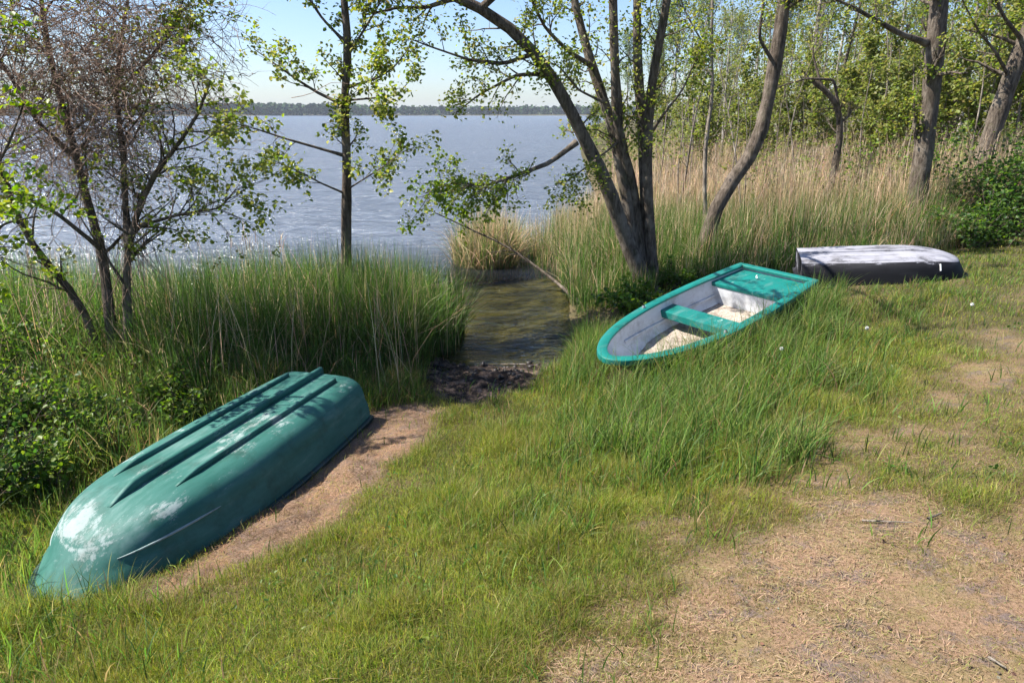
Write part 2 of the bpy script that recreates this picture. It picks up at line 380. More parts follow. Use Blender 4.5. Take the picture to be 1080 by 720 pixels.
cc = np.stack([dry*near, bare, mud, sst(.05, -.15, dl)], 1).astype(np.float32); ca.data.foreach_set('color', cc.ravel())
tag(link('ground', me, M['ground']), kind='structure')
def gz(x, y):
    z = ground_z(x, y); return z

# ------------------------------------------------------------------ water
wx = axis(-6, 8, .25, -3000, 3000); wy = axis(7.4, 30, .25, 7, 1320)
WX, WY = np.meshgrid(wx, wy); ii = np.arange(WX.size).reshape(WX.shape)
Q = np.stack([ii[:-1, :-1], ii[:-1, 1:], ii[1:, 1:], ii[1:, :-1]], -1).reshape(-1, 4)
dd = -sdf(LAKE, WX.ravel(), WY.ravel())
calm = .40+.60*sst(12.5, 19, WY.ravel())
me = raw_mesh('lake_water', np.stack([WX.ravel(), WY.ravel(), 0*WX.ravel()], 1), Q, depth=sst(12.5, 18, WY.ravel())*.95, calm=calm)
tag(link('lake_water', me, M['water']), kind='structure')

# ------------------------------------------------------------------ far shore wood
def far_wood():
    P, Sz, Cl = [], [], []
    ks = 2600
    t = rng.uniform(0, 1, ks); sh = LAKE[24:29]
    seg = np.minimum((t*(len(sh)-1)).astype(int), len(sh)-2); u = t*(len(sh)-1)-seg
    x = sh[seg, 0]*(1-u)+sh[seg+1, 0]*u; y = sh[seg, 1]*(1-u)+sh[seg+1, 1]*u
    y = y+6+rng.exponential(45, ks)
    z = ground_z(x, y, False); hh = rng.uniform(8.5, 12, ks)*(1+.35*(fbm(x, y*0, 120, 9)-.5))*np.where(x < -250, 1.18, 1); tone = colvar(ks, [(.03, .062, .026), (.04, .078, .026), (.05, .09, .03), (.035, .055, .03)], jit=.2)
    n = 26
    th = rng.uniform(0, 2*np.pi, (ks, n)); fr_ = rng.uniform(.05, 1, (ks, n)); rr = hh[:, None]*.26*np.sqrt(rng.uniform(.1, 1, (ks, n)))*(1-.65*fr_**2)
    p = np.stack([x[:, None]+np.cos(th)*rr, y[:, None]+np.sin(th)*rr, z[:, None]+hh[:, None]*fr_], -1).reshape(-1, 3)
    col = np.repeat(tone, n, 0)*(1+rng.normal(0, .18, (ks*n, 1)))
    sz = np.repeat(hh, n)*rng.uniform(.3, .5, ks*n)
    V, Q, cc = leaves(p, sz, np.clip(col, .004, 1), 0, .4, 1.1)
    return raw_mesh('far_wood', V, Q, cc)
tag(link('far_wood', far_wood(), M['far']), 'dark low line of woodland along the far shore of the lake', 'woodland', kind='stuff')

# ------------------------------------------------------------------ haze
def haze():
    bm = bmesh.new(); bmesh.ops.create_cube(bm, size=1)
    for v in bm.verts: v.co = Vector((v.co.x*6600, v.co.y*3700+1180, -3.0 if v.co.z < 0 else 32))
    me = bpy.data.meshes.new('haze'); bm.to_mesh(me); bm.free()
    m = bpy.data.materials.new('haze'); m.use_nodes = True; N = m.node_tree.nodes; L = m.node_tree.links
    N.remove(N['Principled BSDF']); v = N.new('ShaderNodeVolumePrincipled'); v.inputs['Density'].default_value = .00014; v.inputs['Color'].default_value = (.80, .88, 1, 1)
    L.new(v.outputs[0], N['Material Output'].inputs['Volume'])
    tag(link('haze', me, m), kind='stuff')
haze()

# ------------------------------------------------------------------ boats
def fplan(t, p, q, s0=.9):
    t = np.asarray(t, float); u = np.clip((t-.42)/.58, 0, 1)
    return np.where(t < .42, s0+(1-s0)*np.sin(np.pi/2*np.clip(t/.42, 0, 1)), np.clip(1-u**p, 0, 1)**(1/q))
class Hull:
    def __init__(s, L, B, D, p, q, n0=4.2, flare=.14, rise=.62, rise0=.62, step=.012, sheer=0., rake=.06):
        s.L, s.B, s.D, s.p, s.q, s.n0, s.flare, s.rise, s.rise0, s.step, s.sheer, s.rake = L, B, D, p, q, n0, flare, rise, rise0, step, sheer, rake
    def w(s, t): return fplan(t, s.p, s.q)*s.B/2
    def K(s, t): return s.D*s.rise*np.clip((t-s.rise0)/(1-s.rise0), 0, 1)**2.1
    def top(s, t): return s.D+s.sheer*np.clip((t-.45)/.55, 0, 1)**2
    def pt(s, t, a, inset=0., lift=0., side=1):
        """a 0 keel .. 1 gunwale; returns x, y, z with keel side down"""
        n = s.n0-1.0*np.clip((t-.55)/.45, 0, 1)
        K = s.K(t)+lift; D = s.top(t); w_ = np.maximum(s.w(t)-inset, .0)
        th = a*np.pi/2
        z = K+(D-K)*(1-np.maximum(np.cos(th), 0)**(2/n)); zr = (z-K)/(D-K+1e-6)
        y = w_*np.sin(th)**(2/n)*(1-s.flare*(1-zr)) - (0 if inset else s.step*(1-sst(.55, .68, zr))*np.clip(w_/.2, 0, 1))
        x = t*s.L*(1-0*a)-inset*np.clip((t-.6)/.4, 0, 1)-s.rake*s.L*np.clip((t-.7)/.3, 0, 1)**2*(1-zr)
        return np.stack(np.broadcast_arrays(x, side*np.maximum(y, 0), z), -1)
def avals(n=26):
    u = np.linspace(0, 1, n); return u + .0*u
def hull_mesh(h, name, flip=False, inset=0., lift=0., t0=0., cap=True, arange=(0, 1), wearf=None, nt=70):
    u = np.linspace(0, 1, nt); T = t0+(1-t0)*(1-(1-u)**2)
    a = arange[0]+(arange[1]-arange[0])*avals()
    A, Tm = np.meshgrid(a, T)
    R1 = h.pt(Tm, A, inset, lift, 1); R2 = h.pt(Tm, A, inset, lift, -1)
    if arange[0] == 0: ring = np.concatenate([R1[:, ::-1], R2[:, 1:]], 1); aa = np.concatenate([A[:, ::-1], A[:, 1:]], 1); tt = np.concatenate([Tm[:, ::-1], Tm[:, 1:]], 1); rings = [(ring, aa, tt)]
    else: rings = [(R1, A, Tm), (R2[:, ::-1], A[:, ::-1], Tm)]
    Vs, Qs, Ws, o = [], [], [], 0
    for ring, aa, tt in rings:
        m_, k = ring.shape[:2]; idx = np.arange(m_*k).reshape(m_, k)+o
        Vs.append(ring.reshape(-1, 3)); Qs.append(np.stack([idx[:-1, :-1], idx[1:, :-1], idx[1:, 1:], idx[:-1, 1:]], -1).reshape(-1, 4))
        Ws.append((wearf(tt, aa) if wearf else 0*tt).ravel()); o += m_*k
        if cap and arange[0] == 0:
            c = k//2; cq = [[idx[0, i], idx[0, i+1], idx[0, k-2-i], idx[0, k-1-i]] for i in range(c)]
            Qs.append(np.array(cq))
    V = np.concatenate(Vs)
    if flip: V = V.copy(); V[:, 2] = h.D-V[:, 2]
    me = raw_mesh(name, V, np.concatenate(Qs), smooth=True, wear=np.concatenate(Ws))
    bm = bmesh.new(); bm.from_mesh(me); bmesh.ops.remove_doubles(bm, verts=bm.verts, dist=1e-4)
    bmesh.ops.dissolve_degenerate(bm, edges=bm.edges, dist=1e-5); bmesh.ops.recalc_face_normals(bm, faces=bm.faces)
    for e in bm.edges:
        if len(e.link_faces) == 2 and e.calc_face_angle(0) > 1.0: e.smooth = False
    bm.to_mesh(me); bm.free(); return me
def sweep(name, path, frames_out, prof, closed=False, wear=0.):
    """path (n,3), outward unit vectors (n,3) in plan; prof list of (out, z)"""
    n, k = len(path), len(prof); P = np.array(prof)
    V = path[:, None]+frames_out[:, None]*P[None, :, 0, None]; V[..., 2] += P[None, :, 1]
    idx = np.arange(n*k).reshape(n, k); nx = np.roll(idx, -1, 1)
    if closed: i2 = np.roll(idx, -1, 0); n2 = np.roll(nx, -1, 0); Q = np.stack([idx, nx, n2, i2], -1).reshape(-1, 4)
    else: Q = np.stack([idx[:-1], nx[:-1], nx[1:], idx[1:]], -1).reshape(-1, 4)
    me = raw_mesh(name, V.reshape(-1, 3), Q, wear=np.full(n*k, wear))
    bm = bmesh.new(); bm.from_mesh(me)
    if not closed:
        bm.verts.ensure_lookup_table()
        bm.faces.new([bm.verts[i] for i in range(k)]); bm.faces.new([bm.verts[(n-1)*k+i] for i in range(k)])
    bmesh.ops.recalc_face_normals(bm, faces=bm.faces)
    for f in bm.faces: f.smooth = True
    for e in bm.edges:
        if len(e.link_faces) == 2 and e.calc_face_angle(0) > .7: e.smooth = False
    bm.to_mesh(me); bm.free(); return me
def outline(h, z_of_t, n=60):
    u = np.linspace(0, 1, n); T = 1-(1-u)**2; W = h.w(T)
    port = np.stack([T*h.L, W, z_of_t(T)], 1); star = np.stack([T*h.L, -W, z_of_t(T)], 1)[::-1][1:]
    tr = np.stack([np.zeros(9), np.linspace(-W[0], W[0], 11)[1:-1], np.full(9, z_of_t(np.zeros(1))[0])], 1)
    P = np.concatenate([port, star, tr])
    T_ = np.roll(P, -1, 0)-np.roll(P, 1, 0); O = np.stack([-T_[:, 1], T_[:, 0], 0*T_[:, 0]], 1); O /= np.linalg.norm(O, axis=1)[:, None]+1e-9
    return P, O
def boat_root(name, loc, head, pitch, roll, D, label, cat, upright):
    R_ = Matrix.Rotation(head, 4, 'Z') @ Matrix.Rotation(pitch, 4, 'Y') @ Matrix.Rotation(roll, 4, 'X')
    off = R_ @ Vector((0, 0, -D)) if upright else Vector((0, 0, 0))
    e = empty(name, Vector(loc)+off, label, cat); e.rotation_euler = R_.to_euler(); return e
def rib(h, name, t0, t1, yoff, wd, ht, flip, n=40, taper=.10):
    T = np.linspace(t0, t1, n); out = []
    for t in T:
        aa = np.linspace(0, 1, 200); pts = h.pt(np.full(200, t), aa); j = int(np.argmin(np.abs(pts[:, 1]-abs(yoff)))) if yoff else 0
        out.append((pts[j, 0], yoff, pts[j, 2]))
    P = np.array(out); s = np.clip((t1-T)/(t1-t0)/taper, 0.03, 1)
    prof = [(-.5, -.2), (-.36, .8), (-.2, 1), (.2, 1), (.36, .8), (.5, -.2)]
    V = np.zeros((n, len(prof), 3))
    for k, (a, b) in enumerate(prof):
        V[:, k, 0] = P[:, 0]; V[:, k, 1] = P[:, 1]+a*wd*(.5+.5*s); V[:, k, 2] = P[:, 2]-(b*ht*s)
    if flip: V[..., 2] = h.D-V[..., 2]
    k = len(prof); idx = np.arange(n*k).reshape(n, k); nx = np.roll(idx, -1, 1)
    Q = np.stack([idx[:-1], nx[:-1], nx[1:], idx[1:]], -1).reshape(-1, 4)
    me = raw_mesh(name, V.reshape(-1, 3), Q, wear=np.full(n*k, .08))
    bm = bmesh.new(); bm.from_mesh(me); bm.verts.ensure_lookup_table()
    bm.faces.new([bm.verts[i] for i in range(k)]); bm.faces.new([bm.verts[(n-1)*k+i] for i in range(k)])
    bmesh.ops.recalc_face_normals(bm, faces=bm.faces); bm.to_mesh(me); bm.free(); return me

# left boat, upside down
HL = Hull(3.03, 1.172, .41, 2.7, 2.15, n0=5.6, flare=.10, rise=.32, rise0=.70, rake=.085, step=.026)
bl = boat_root('overturned_rowing_boat', (-1.871, 6.165, .204), -1.835, -.032, .003, HL.D,
    'worn teal green rowing boat lying upside down beside the bare brown earth on the left', 'rowing boat', False)
wl = lambda t, a: .03*np.exp(-((t-.86)/.12)**2)*np.exp(-((a-.50)/.17)**2)+.17*np.exp(-((a-.48)/.07)**2)*np.clip((t-.1)/.4, .5, 1)+.10*np.clip((t-.7)/.3, 0, 1)+.09*(a < .4)-.10*(a > .68)
link('hull', hull_mesh(HL, 'hull', True, wearf=wl), M['teal_old'], bl)
P, O = outline(HL, lambda T: 0*T)
link('gunwale', sweep('gunwale', P, O, [(-.03, -.02), (.022, -.02), (.03, -.008), (.03, .022), (.02, .032), (-.03, .036)], True, .05), M['teal_dark'], bl)
link('keel', rib(HL, 'keel', -.012, .86, 0, .062, .055, True), M['teal_old'], bl)
for s_ in (-1, 1): link('bottom_strake', rib(HL, 'bottom_strake', .05, .74, .25*s_, .046, .034, True), M['teal_old'], bl)
def spray(h, s_, t0, t1, a0, a1, flip):
    T = np.linspace(t0, t1, 24); A = np.linspace(a0, a1, 24); P = h.pt(T, A, 0, 0, s_)
    if flip: P[:, 2] = h.D-P[:, 2]
    s = np.sin(np.linspace(.06, np.pi-.06, 24))**.5
    P4 = P[None]; V, Q = tubes(P4, .010*s[None], 6); return raw_mesh('spray_rail', V, Q, smooth=True, wear=np.full(len(V), .5))
for s_ in (-1, 1): link('spray_rail', spray(HL, s_, .70, .945, .86, .80, True), M['teal_old'], bl)

# right boat, upright
HR = Hull(3.465, 1.157, .43, 2.34, 1.78, n0=3.6, flare=.16, rise=.55, rise0=.55, rake=.08, step=.0, sheer=.02)
br = boat_root('open_rowing_boat', (3.455, 8.727, 1.042), -2.389, .105, -.053, HR.D,
    'bright turquoise open rowing boat with pale grey inside, sitting upright in tall grass', 'rowing boat', True)
link('hull', hull_mesh(HR, 'hull'), M['teal_shell'], br)
link('inner_liner', hull_mesh(HR, 'inner_liner', inset=.05, lift=.035, t0=.012), M['grey_liner'], br)
P, O = outline(HR, lambda T: HR.top(T))
link('gunwale', sweep('gunwale', P, O, [(-.075, -.012), (-.075, .010), (-.064, .018), (.016, .018), (.028, .010), (.032, -.006), (.032, -.040), (.024, -.045), (.004, -.045), (.002, -.012)], True, .0), M['teal_new'], br)
def halfw_at(h, t, z, inset=.05, lift=.035):
    aa = np.linspace(0, 1, 300); p_ = h.pt(np.full(300, t), aa, inset, lift); return float(np.interp(z, p_[:, 2], p_[:, 1]))
def deck(name, h, t0, t1, z, thick, crown=.0, n=16, extra=0., lump=0., inset=.05):
    """a board across the boat between stations t0 and t1, its top at height z"""
    T = np.linspace(t0, t1, n); k = 21 if lump else 11
    Vt = np.zeros((n, k, 3))
    for i, t in enumerate(T):
        w_ = halfw_at(h, t, z, inset)+extra; y = np.linspace(-w_, w_, k); Vt[i, :, 0] = t*h.L; Vt[i, :, 1] = y
        Vt[i, :, 2] = z+lump*(fbm(Vt[i, :, 0], y, .13, 5)-.35)
    Vb = Vt.copy(); Vb[..., 2] = z-thick
    V = np.concatenate([Vt.reshape(-1, 3), Vb.reshape(-1, 3)])
    a = np.arange(n*k).reshape(n, k); b = a+n*k
    q = lambda i, f: np.stack([i[:-1, :-1], i[:-1, 1:], i[1:, 1:], i[1:, :-1]][::f], -1).reshape(-1, 4)
    Q = [q(a, 1), q(b, -1)]
    for s1, s2 in ((a[0], b[0]), (a[-1], b[-1]), (a[:, 0], b[:, 0]), (a[:, -1], b[:, -1])): Q.append(np.stack([s1[:-1], s1[1:], s2[1:], s2[:-1]], -1))
    me = raw_mesh(name, V, np.concatenate(Q), wear=np.full(len(V), .05))
    bm = bmesh.new(); bm.from_mesh(me); bmesh.ops.recalc_face_normals(bm, faces=bm.faces)
    if not lump:
        es = [e for e in bm.edges if len(e.link_faces) == 2 and e.calc_face_angle(0) > 1]
        bmesh.ops.bevel(bm, geom=es, offset=min(.012, thick*.3), segments=2, profile=.6, affect='EDGES')
    for f in bm.faces: f.smooth = bool(lump)
    bm.to_mesh(me); bm.free(); return me
link('thwart', deck('thwart', HR, .455, .535, .335, .09, extra=.012), M['teal_new'], br)
link('stern_seat', deck('stern_seat', HR, .016, .215, .385, .05, extra=.012), M['teal_new'], br)
link('stern_seat_front', deck('stern_seat_front', HR, .196, .212, .338, .26, extra=.006), M['grey_liner'], br)
link('floor', deck('floor', HR, .206, .86, .115, .03, lump=.03, n=60), M['floor'], br)
for s_ in (-1, 1):                                     # moulded ledge along the inside
    T = np.linspace(.2, .80, 30); P = HR.pt(T, np.full(30, .80), .055, .035, s_)
    O = np.zeros_like(P); O[:, 1] = -s_
    link('side_ledge', sweep('side_ledge', P, O, [(-.02, -.03), (.012, -.03), (.022, -.018), (.012, .0), (-.02, .0)]), M['grey_liner'], br)
    lk = np.array([(.62*HR.L, s_*(float(HR.w(.62))-.02), HR.D+.018)])
    V, Q = tubes(np.array([[lk[0]+(0, 0, -.01), lk[0]+(0, 0, .012), lk[0]+(0, 0, .03)]]), np.array([[.022, .02, .012]]), 10)
    link('oarlock_socket', raw_mesh('oarlock_socket', V, Q), M['metal'], br)
th = np.linspace(0, 2*np.pi, 17); ring = np.stack([.30+.022*np.cos(th), -.12+.0*th, .40+.022*np.sin(th)+.018], 1)
V, Q = tubes(ring[None], np.full((1, 17), .006), 6); link('mooring_ring', raw_mesh('mooring_ring', V, Q, smooth=True), M['puff'], br)

# black boat, upside down
HB = Hull(2.12, 1.2, .37, 2.7, 2.0, n0=6, flare=.07, rise=.30, rise0=.6, rake=.06, step=.0)
bb = boat_root('overturned_dinghy', (4.16, 9.72, .73), -.29, -.085, .045, HB.D,
    'small black dinghy with chalky white bottom lying upside down behind the turquoise boat', 'dinghy', False)
wb = lambda t, a: -.10*(a > .62)+.10*np.exp(-((a-.54)/.06)**2)
link('hull', hull_mesh(HB, 'hull', True, arange=(.5, 1), cap=False, wearf=wb), M['black_hull'], bb)
link('bottom', hull_mesh(HB, 'bottom', True, arange=(0, .4999), cap=False, wearf=lambda t, a: .06+0*t), M['white_bottom'], bb)
T0 = np.zeros(26); r1 = HB.pt(T0, avals(), 0, 0, 1); r2 = HB.pt(T0, avals(), 0, 0, -1)
V = np.concatenate([r1, r2]); V[:, 2] = HB.D-V[:, 2]; V = np.concatenate([V+[.012, 0, 0], V+[.035, 0, 0]]); V[:, 1] *= .985; V[:, 2] *= .985
i = np.arange(25); Q = np.concatenate([np.stack([i, i+1, i+27, i+26], 1), np.stack([i+52, i+53, i+79, i+78], 1)])
link('transom', raw_mesh('transom', V, Q, wear=np.full(len(V), .1)), M['black_hull'], bb)
P, O = outline(HB, lambda T: 0*T)
link('gunwale', sweep('gunwale', P, O, [(-.03, -.02), (.028, -.02), (.036, 0), (.03, .024), (-.02, .03)], True, .0), M['black_hull'], bb)
link('keel', rib(HB, 'keel', -.0, .8, 0, .05, .022, True), M['white_bottom'], bb)
px_ = HB.pt(np.array([.80, .80]), np.array([.62, .86]), 0, 0, -1); px_[:, 2] = HB.D-px_[:, 2]
V, Q = tubes(np.array([[px_[0]+(0, -.002, 0), px_.mean(0)+(0, -.004, 0), px_[1]+(0, -.002, 0)]]), np.array([[.011, .011, .011]]), 6)
link('white_strap', raw_mesh('white_strap', V, Q), M['puff'], bb)

BOATS = [(HL, bl), (HR, br), (HB, bb)]
bpy.context.view_layer.update()
def in_boats(x, y, margin=.0, only=None):
    r = np.zeros(len(x), bool)
    for k, (h, e) in enumerate(BOATS):
        if only is not None and k not in only: continue
        c, s = math.cos(e.rotation_euler.z), math.sin(e.rotation_euler.z); ex, ey = e.matrix_world.translation[:2]
        lx = (x-ex)*c+(y-ey)*s; ly = -(x-ex)*s+(y-ey)*c
        r |= (lx > -margin) & (lx < h.L+margin) & (np.abs(ly) < h.w(np.clip(lx/h.L, 0, 1))+margin)
    return r

# ------------------------------------------------------------------ grass
GREEN = [(.14, .19, .026), (.19, .23, .034), (.25, .265, .048), (.075, .13, .024), (.32, .30, .09)]
DRYC = [(.26, .175, .09), (.31, .22, .115), (.20, .13, .07), (.26, .23, .075)]
def scatter(n, x0, x1, y0, y1): return rng.uniform(x0, x1, n), rng.uniform(y0, y1, n)
POLY_TALL = wpoly([(590,470),(600,410),(615,370),(650,385),(720,380),(790,355),(850,315),(905,325),(900,370),(840,440),(780,490),(690,500),(620,500)])
POLY_MID = wpoly([(470,520),(560,440),(590,400),(640,380),(860,310),(1000,310),(960,370),(830,450),(700,560),(560,600)])
POLY_BOW = wpoly([(-60,640),(40,600),(100,640),(200,625),(180,740),(-60,760)])
def tall_mask(x, y):
    n = (fbm(x, y, .4, 61)-.5)
    t = 1-sst(-.45, .55, sdf(POLY_TALL, x, y)+n*1.5)
    m_ = 1-sst(-.2, .6, sdf(POLY_MID, x, y)+n*1.2)
    b_ = 1-sst(-.1, .3, sdf(POLY_BOW, x, y)+n*.3)
    return t, m_, b_
def lawn(n, x0, x1, y0, y1, dens_ref, far_d):
    x, y = scatter(n, x0, x1, y0, y1)
    d = np.hypot(x, y)+.1; keep = rng.random(n) < np.clip((far_d/d)**2, 0, 1)
    x, y = x[keep], y[keep]
    k = (sdf(LAKE, x, y) > .12) & ~in_boats(x, y, .02); x, y = x[k], y[k]
    dry, bare, mud = masks(x, y); n_ = len(x)
    pk = rng.random(n_)
    k = (pk > bare*.965) & (rng.random(n_) > mud*.99) & (rng.random(n_) > dry*.22); x, y, dry, bare = x[k], y[k], dry[k], bare[k]
    return x, y, dry, bare
def lawn_mesh(name, x, y, dry, bare, thick):
    n = len(x); tl, md, bw = tall_mask(x, y)
    tuft = sst(.5, .78, fbm(x, y, .32, 71)); 
    h = (.035+.045*rng.random(n)**1.5)*(.8+1.1*tuft)*(1+.5*md)*(1-.74*dry)*(1+1.0*bw)
    h = np.where(dry > .6, np.minimum(h, .010+.018*rng.random(n)+.03*(rng.random(n) < .06)), np.maximum(h, .014))
    az = rng.uniform(0, 2*np.pi, n); lean = np.abs(rng.normal(.55, .5, n))+.25*dry
    col = colvar(n, GREEN, [.27, .25, .2, .15, .13], .26)
    patch = fbm(x, y, .8, 91)[:, None]
    col = col*(.72+.5*patch)*(.8+.45*fbm(x, y, .18, 92)[:, None])+np.array([.05, .03, .004])*np.clip(fbm(x, y, .5, 93)[:, None]-.45, 0, 1)*2.5
    isdry = rng.random(n) < np.clip(dry*.66+.11+.5*bare, 0, .93)
    col[isdry] = colvar(int(isdry.sum()), DRYC, None, .14)*(1-.2*dry[isdry][:, None])
    tip = np.where(rng.random((n, 1)) < .25, col*.6+np.array([.2, .15, .07])*.5, col*1.1)
    d = np.hypot(x, y); wd = np.where(isdry, .62, 1-.35*dry)*np.maximum(.0024+.0018*rng.random(n), np.maximum(d*.0006, .0011*(d-3.5)))*thick
    lean = np.where(isdry, lean*.6+rng.uniform(0, .7, n), lean)
    V, Q, cc = blades(np.stack([x, y, gz(x, y)-.004], 1), h, wd, az, np.clip(lean, 0, 1.8), col, np.clip(tip, 0, 1), 2)
    return raw_mesh(name, V, Q, np.clip(cc, 0, 1))
a1 = lawn(1250000, -4.2, 4.2, .9, 7.2, 0, 2.9); a2 = lawn(420000, -7, 13, 3.5, 15, 0, 7.5); a3 = lawn(40000, -10, 16, -3, 6, 0, 8)
x, y, dry, bare = [np.concatenate(v) for v in zip(a1, a2, a3)]
tag(link('lawn_grass', lawn_mesh('lawn_grass', x, y, dry, bare, 1.0), M['blade']), 'short yellowish green grass covering the bank and the worn path', 'grass', kind='stuff')

# longer grass tussocks around the boats
def tall_grass(n, x0, x1, y0, y1):
    x, y = scatter(n, x0, x1, y0, y1)
    tl, md, bw = tall_mask(x, y); dl = sdf(LAKE, x, y)
    edge = (1-sst(.25, 1.1, dl+(fbm(x, y, .5, 15)-.5)*1.0))*sst(0, .06, dl)
    chl = edge*sst(.55, .8, x)*(1-sst(2.2, 3, x))*sst(9.8, 8.4, y)
    left = sst(-.75, -1.2, x)*sst(5.6, 6.6, y)*sst(-8, -7, x)
    wild = sst(-2.1, -2.5, x)*sst(2.9, 3.6, y)*sst(7.5, 6.8, y)*(.3+.7*sst(.4, .6, fbm(x, y, .5, 29)))
    dry, bare, mud = masks(x, y)
    lump = sst(.42, .62, fbm(x, y, .28, 19))
    den = np.maximum.reduce([tl*.62*(.2+.8*lump), md*.30*lump, bw*.22*(.3+lump), chl*.75, left*.6, wild*.5, dry*0+.10*lump*(1-dry)*(dl > .8)])
    k = (rng.random(n) < den) & (dl > .03) & ~in_boats(x, y, .015) & (rng.random(n) > bare*.97) & (rng.random(n) > mud*.9)
    x, y, tl, md, bw, chl, left, wild = [v[k] for v in (x, y, tl, md, bw, chl, left, wild)]
    n = len(x); h = (.08+.09*rng.random(n))+.25*tl*rng.uniform(.35, 1.2, n)+.07*md*rng.random(n)+.13*bw*rng.random(n)+.28*chl*rng.uniform(.3, 1, n)+.25*left*rng.random(n)+.55*wild*rng.random(n)**1.4
    h = h+.27*in_boats(x, y, .45, [1])*(y < 8.0)*rng.random(n)
    col = colvar(n, [(.075, .135, .028), (.10, .165, .033), (.14, .20, .042), (.20, .235, .065), (.045, .095, .022)], [.3, .28, .2, .1, .12], .24)
    dr = rng.random(n) < .09+.14*wild+.1*left; col[dr] = colvar(int(dr.sum()), DRYC, None, .2)
    tip = col*1.15; hd = rng.random(n) < .2; tip[hd] = tip[hd]*.6+np.array([.12, .10, .05])*.5
    d = np.hypot(x, y); wd = np.maximum(.0055+.004*rng.random(n), d*.00085)
    V, Q, cc = blades(np.stack([x, y, gz(x, y)-.01], 1), h, wd, rng.normal(-.2, 1.9, n), np.abs(rng.normal(.42, .28, n)), col, np.clip(tip, 0, 1), 4, droop=.15)
    return raw_mesh('tall_grass', V, Q, np.clip(cc, 0, 1))
tag(link('tall_grass', tall_grass(520000, -7, 7.5, 1.5, 11), M['blade']), 'longer green grass growing in tufts around the boats and beside the mud', 'grass', kind='stuff')

# straw and dead stems lying on the bare patches
def litter(n, x0, x1, y0, y1):
    x, y = scatter(n, x0, x1, y0, y1); dry, bare, mud = masks(x, y)
    k = (rng.random(n) < np.maximum(np.maximum(dry*.8*(.12+.88*sst(.42, .6, fbm(x, y, .38, 131))), bare*.95), mud*.25)) & (rng.random(n) < np.clip((3.2/np.hypot(x, y))**2, .15, 1)) & (sdf(LAKE, x, y) > .05) & ~in_boats(x, y, 0)
    x, y, bare = x[k], y[k], bare[k]; n = len(x)
    ln = rng.uniform(.012, .042, n)*(1+1.5*bare*rng.random(n)); az = rng.uniform(0, 2*np.pi, n)
    col = colvar(n, [(.31, .21, .13), (.36, .255, .16), (.20, .13, .08), (.23, .21, .08)], None, .16)
    col = col*(1-bare[:, None]*(.75*(1-sst(.35, .62, fbm(x, y, .22, 121))))[:, None])*(1+bare[:, None]*np.array([.12, -.04, -.10]))
    z = gz(x, y)+rng.uniform(.001, .012, n); s = np.linspace(0, 1, 3); dz = rng.normal(0, .12, n)
    V = np.zeros((n, 3, 2, 3)); wv = np.stack([-np.sin(az), np.cos(az), 0*az], 1)*(.0005+.0006*rng.random(n))[:, None]
    for i, q in enumerate(s):
        c = np.stack([x+np.cos(az)*ln*q, y+np.sin(az)*ln*q, z+dz*ln*q+.003*np.sin(q*np.pi)], 1); V[:, i, 0] = c-wv; V[:, i, 1] = c+wv
    idx = np.arange(n*6).reshape(n, 3, 2); Q = np.stack([idx[:, :-1, 0], idx[:, :-1, 1], idx[:, 1:, 1], idx[:, 1:, 0]], -1).reshape(-1, 4)
    return raw_mesh('straw', V.reshape(-1, 3), Q, np.repeat(col, 6, 0))
tag(link('straw', litter(600000, -3.5, 6, .8, 8), M['straw']), 'dry straw and dead grass stems scattered over the worn earth', 'straw', kind='stuff')

def weeds(n, x0, x1, y0, y1):
    x, y = scatter(n, x0, x1, y0, y1); dry, bare, mud = masks(x, y)
    k = (sdf(LAKE, x, y) > .3) & ~in_boats(x, y, .05) & (dry < .25) & (bare < .2) & (mud < .2) & (fbm(x, y, .9, 101) > .47); x, y = x[k], y[k]
    m_ = 9; n = len(x); xx = np.repeat(x, m_)+rng.normal(0, .035, n*m_); yy = np.repeat(y, m_)+rng.normal(0, .035, n*m_)
    p = np.stack([xx, yy, gz(xx, yy)+rng.uniform(.005, .06, n*m_)], 1)
    V, Q, cc = leaves(p, rng.uniform(.012, .035, n*m_), np.repeat(colvar(n, [(.08, .15, .025), (.06, .12, .02), (.12, .18, .03)], None, .15), m_, 0), 0.05, .2, .6)
    return raw_mesh('weeds', V, Q, cc)
tag(link('weeds', weeds(1500, -3.5, 6, 1.2, 9), M['leaf']), 'small broad leaved weeds scattered through the lawn', 'weeds', kind='stuff')
def crumbs(n, x0, x1, y0, y1):
    x, y = scatter(n, x0, x1, y0, y1); dry, bare, mud = masks(x, y)
    k = (rng.random(n) < np.maximum(dry, bare)*np.clip((3/np.hypot(x, y))**2, .1, 1)) & ~in_boats(x, y, 0) & (fbm(x, y, .4, 111) > .42); x, y = x[k], y[k]; n = len(x)
    V, Q, cc = leaves(np.stack([x, y, gz(x, y)+.006], 1), rng.uniform(.005, .018, n), colvar(n, [(.10, .065, .045), (.06, .04, .03), (.20, .16, .13), (.15, .10, .06)], None, .2), 0, .3, .7)
    return raw_mesh('leaf_litter', V, Q, cc)
tag(link('leaf_litter', crumbs(16000, -3, 5, .9, 7), M['straw']), 'dark crumbs of dead leaves and bark on the worn earth', 'leaf litter', kind='stuff')

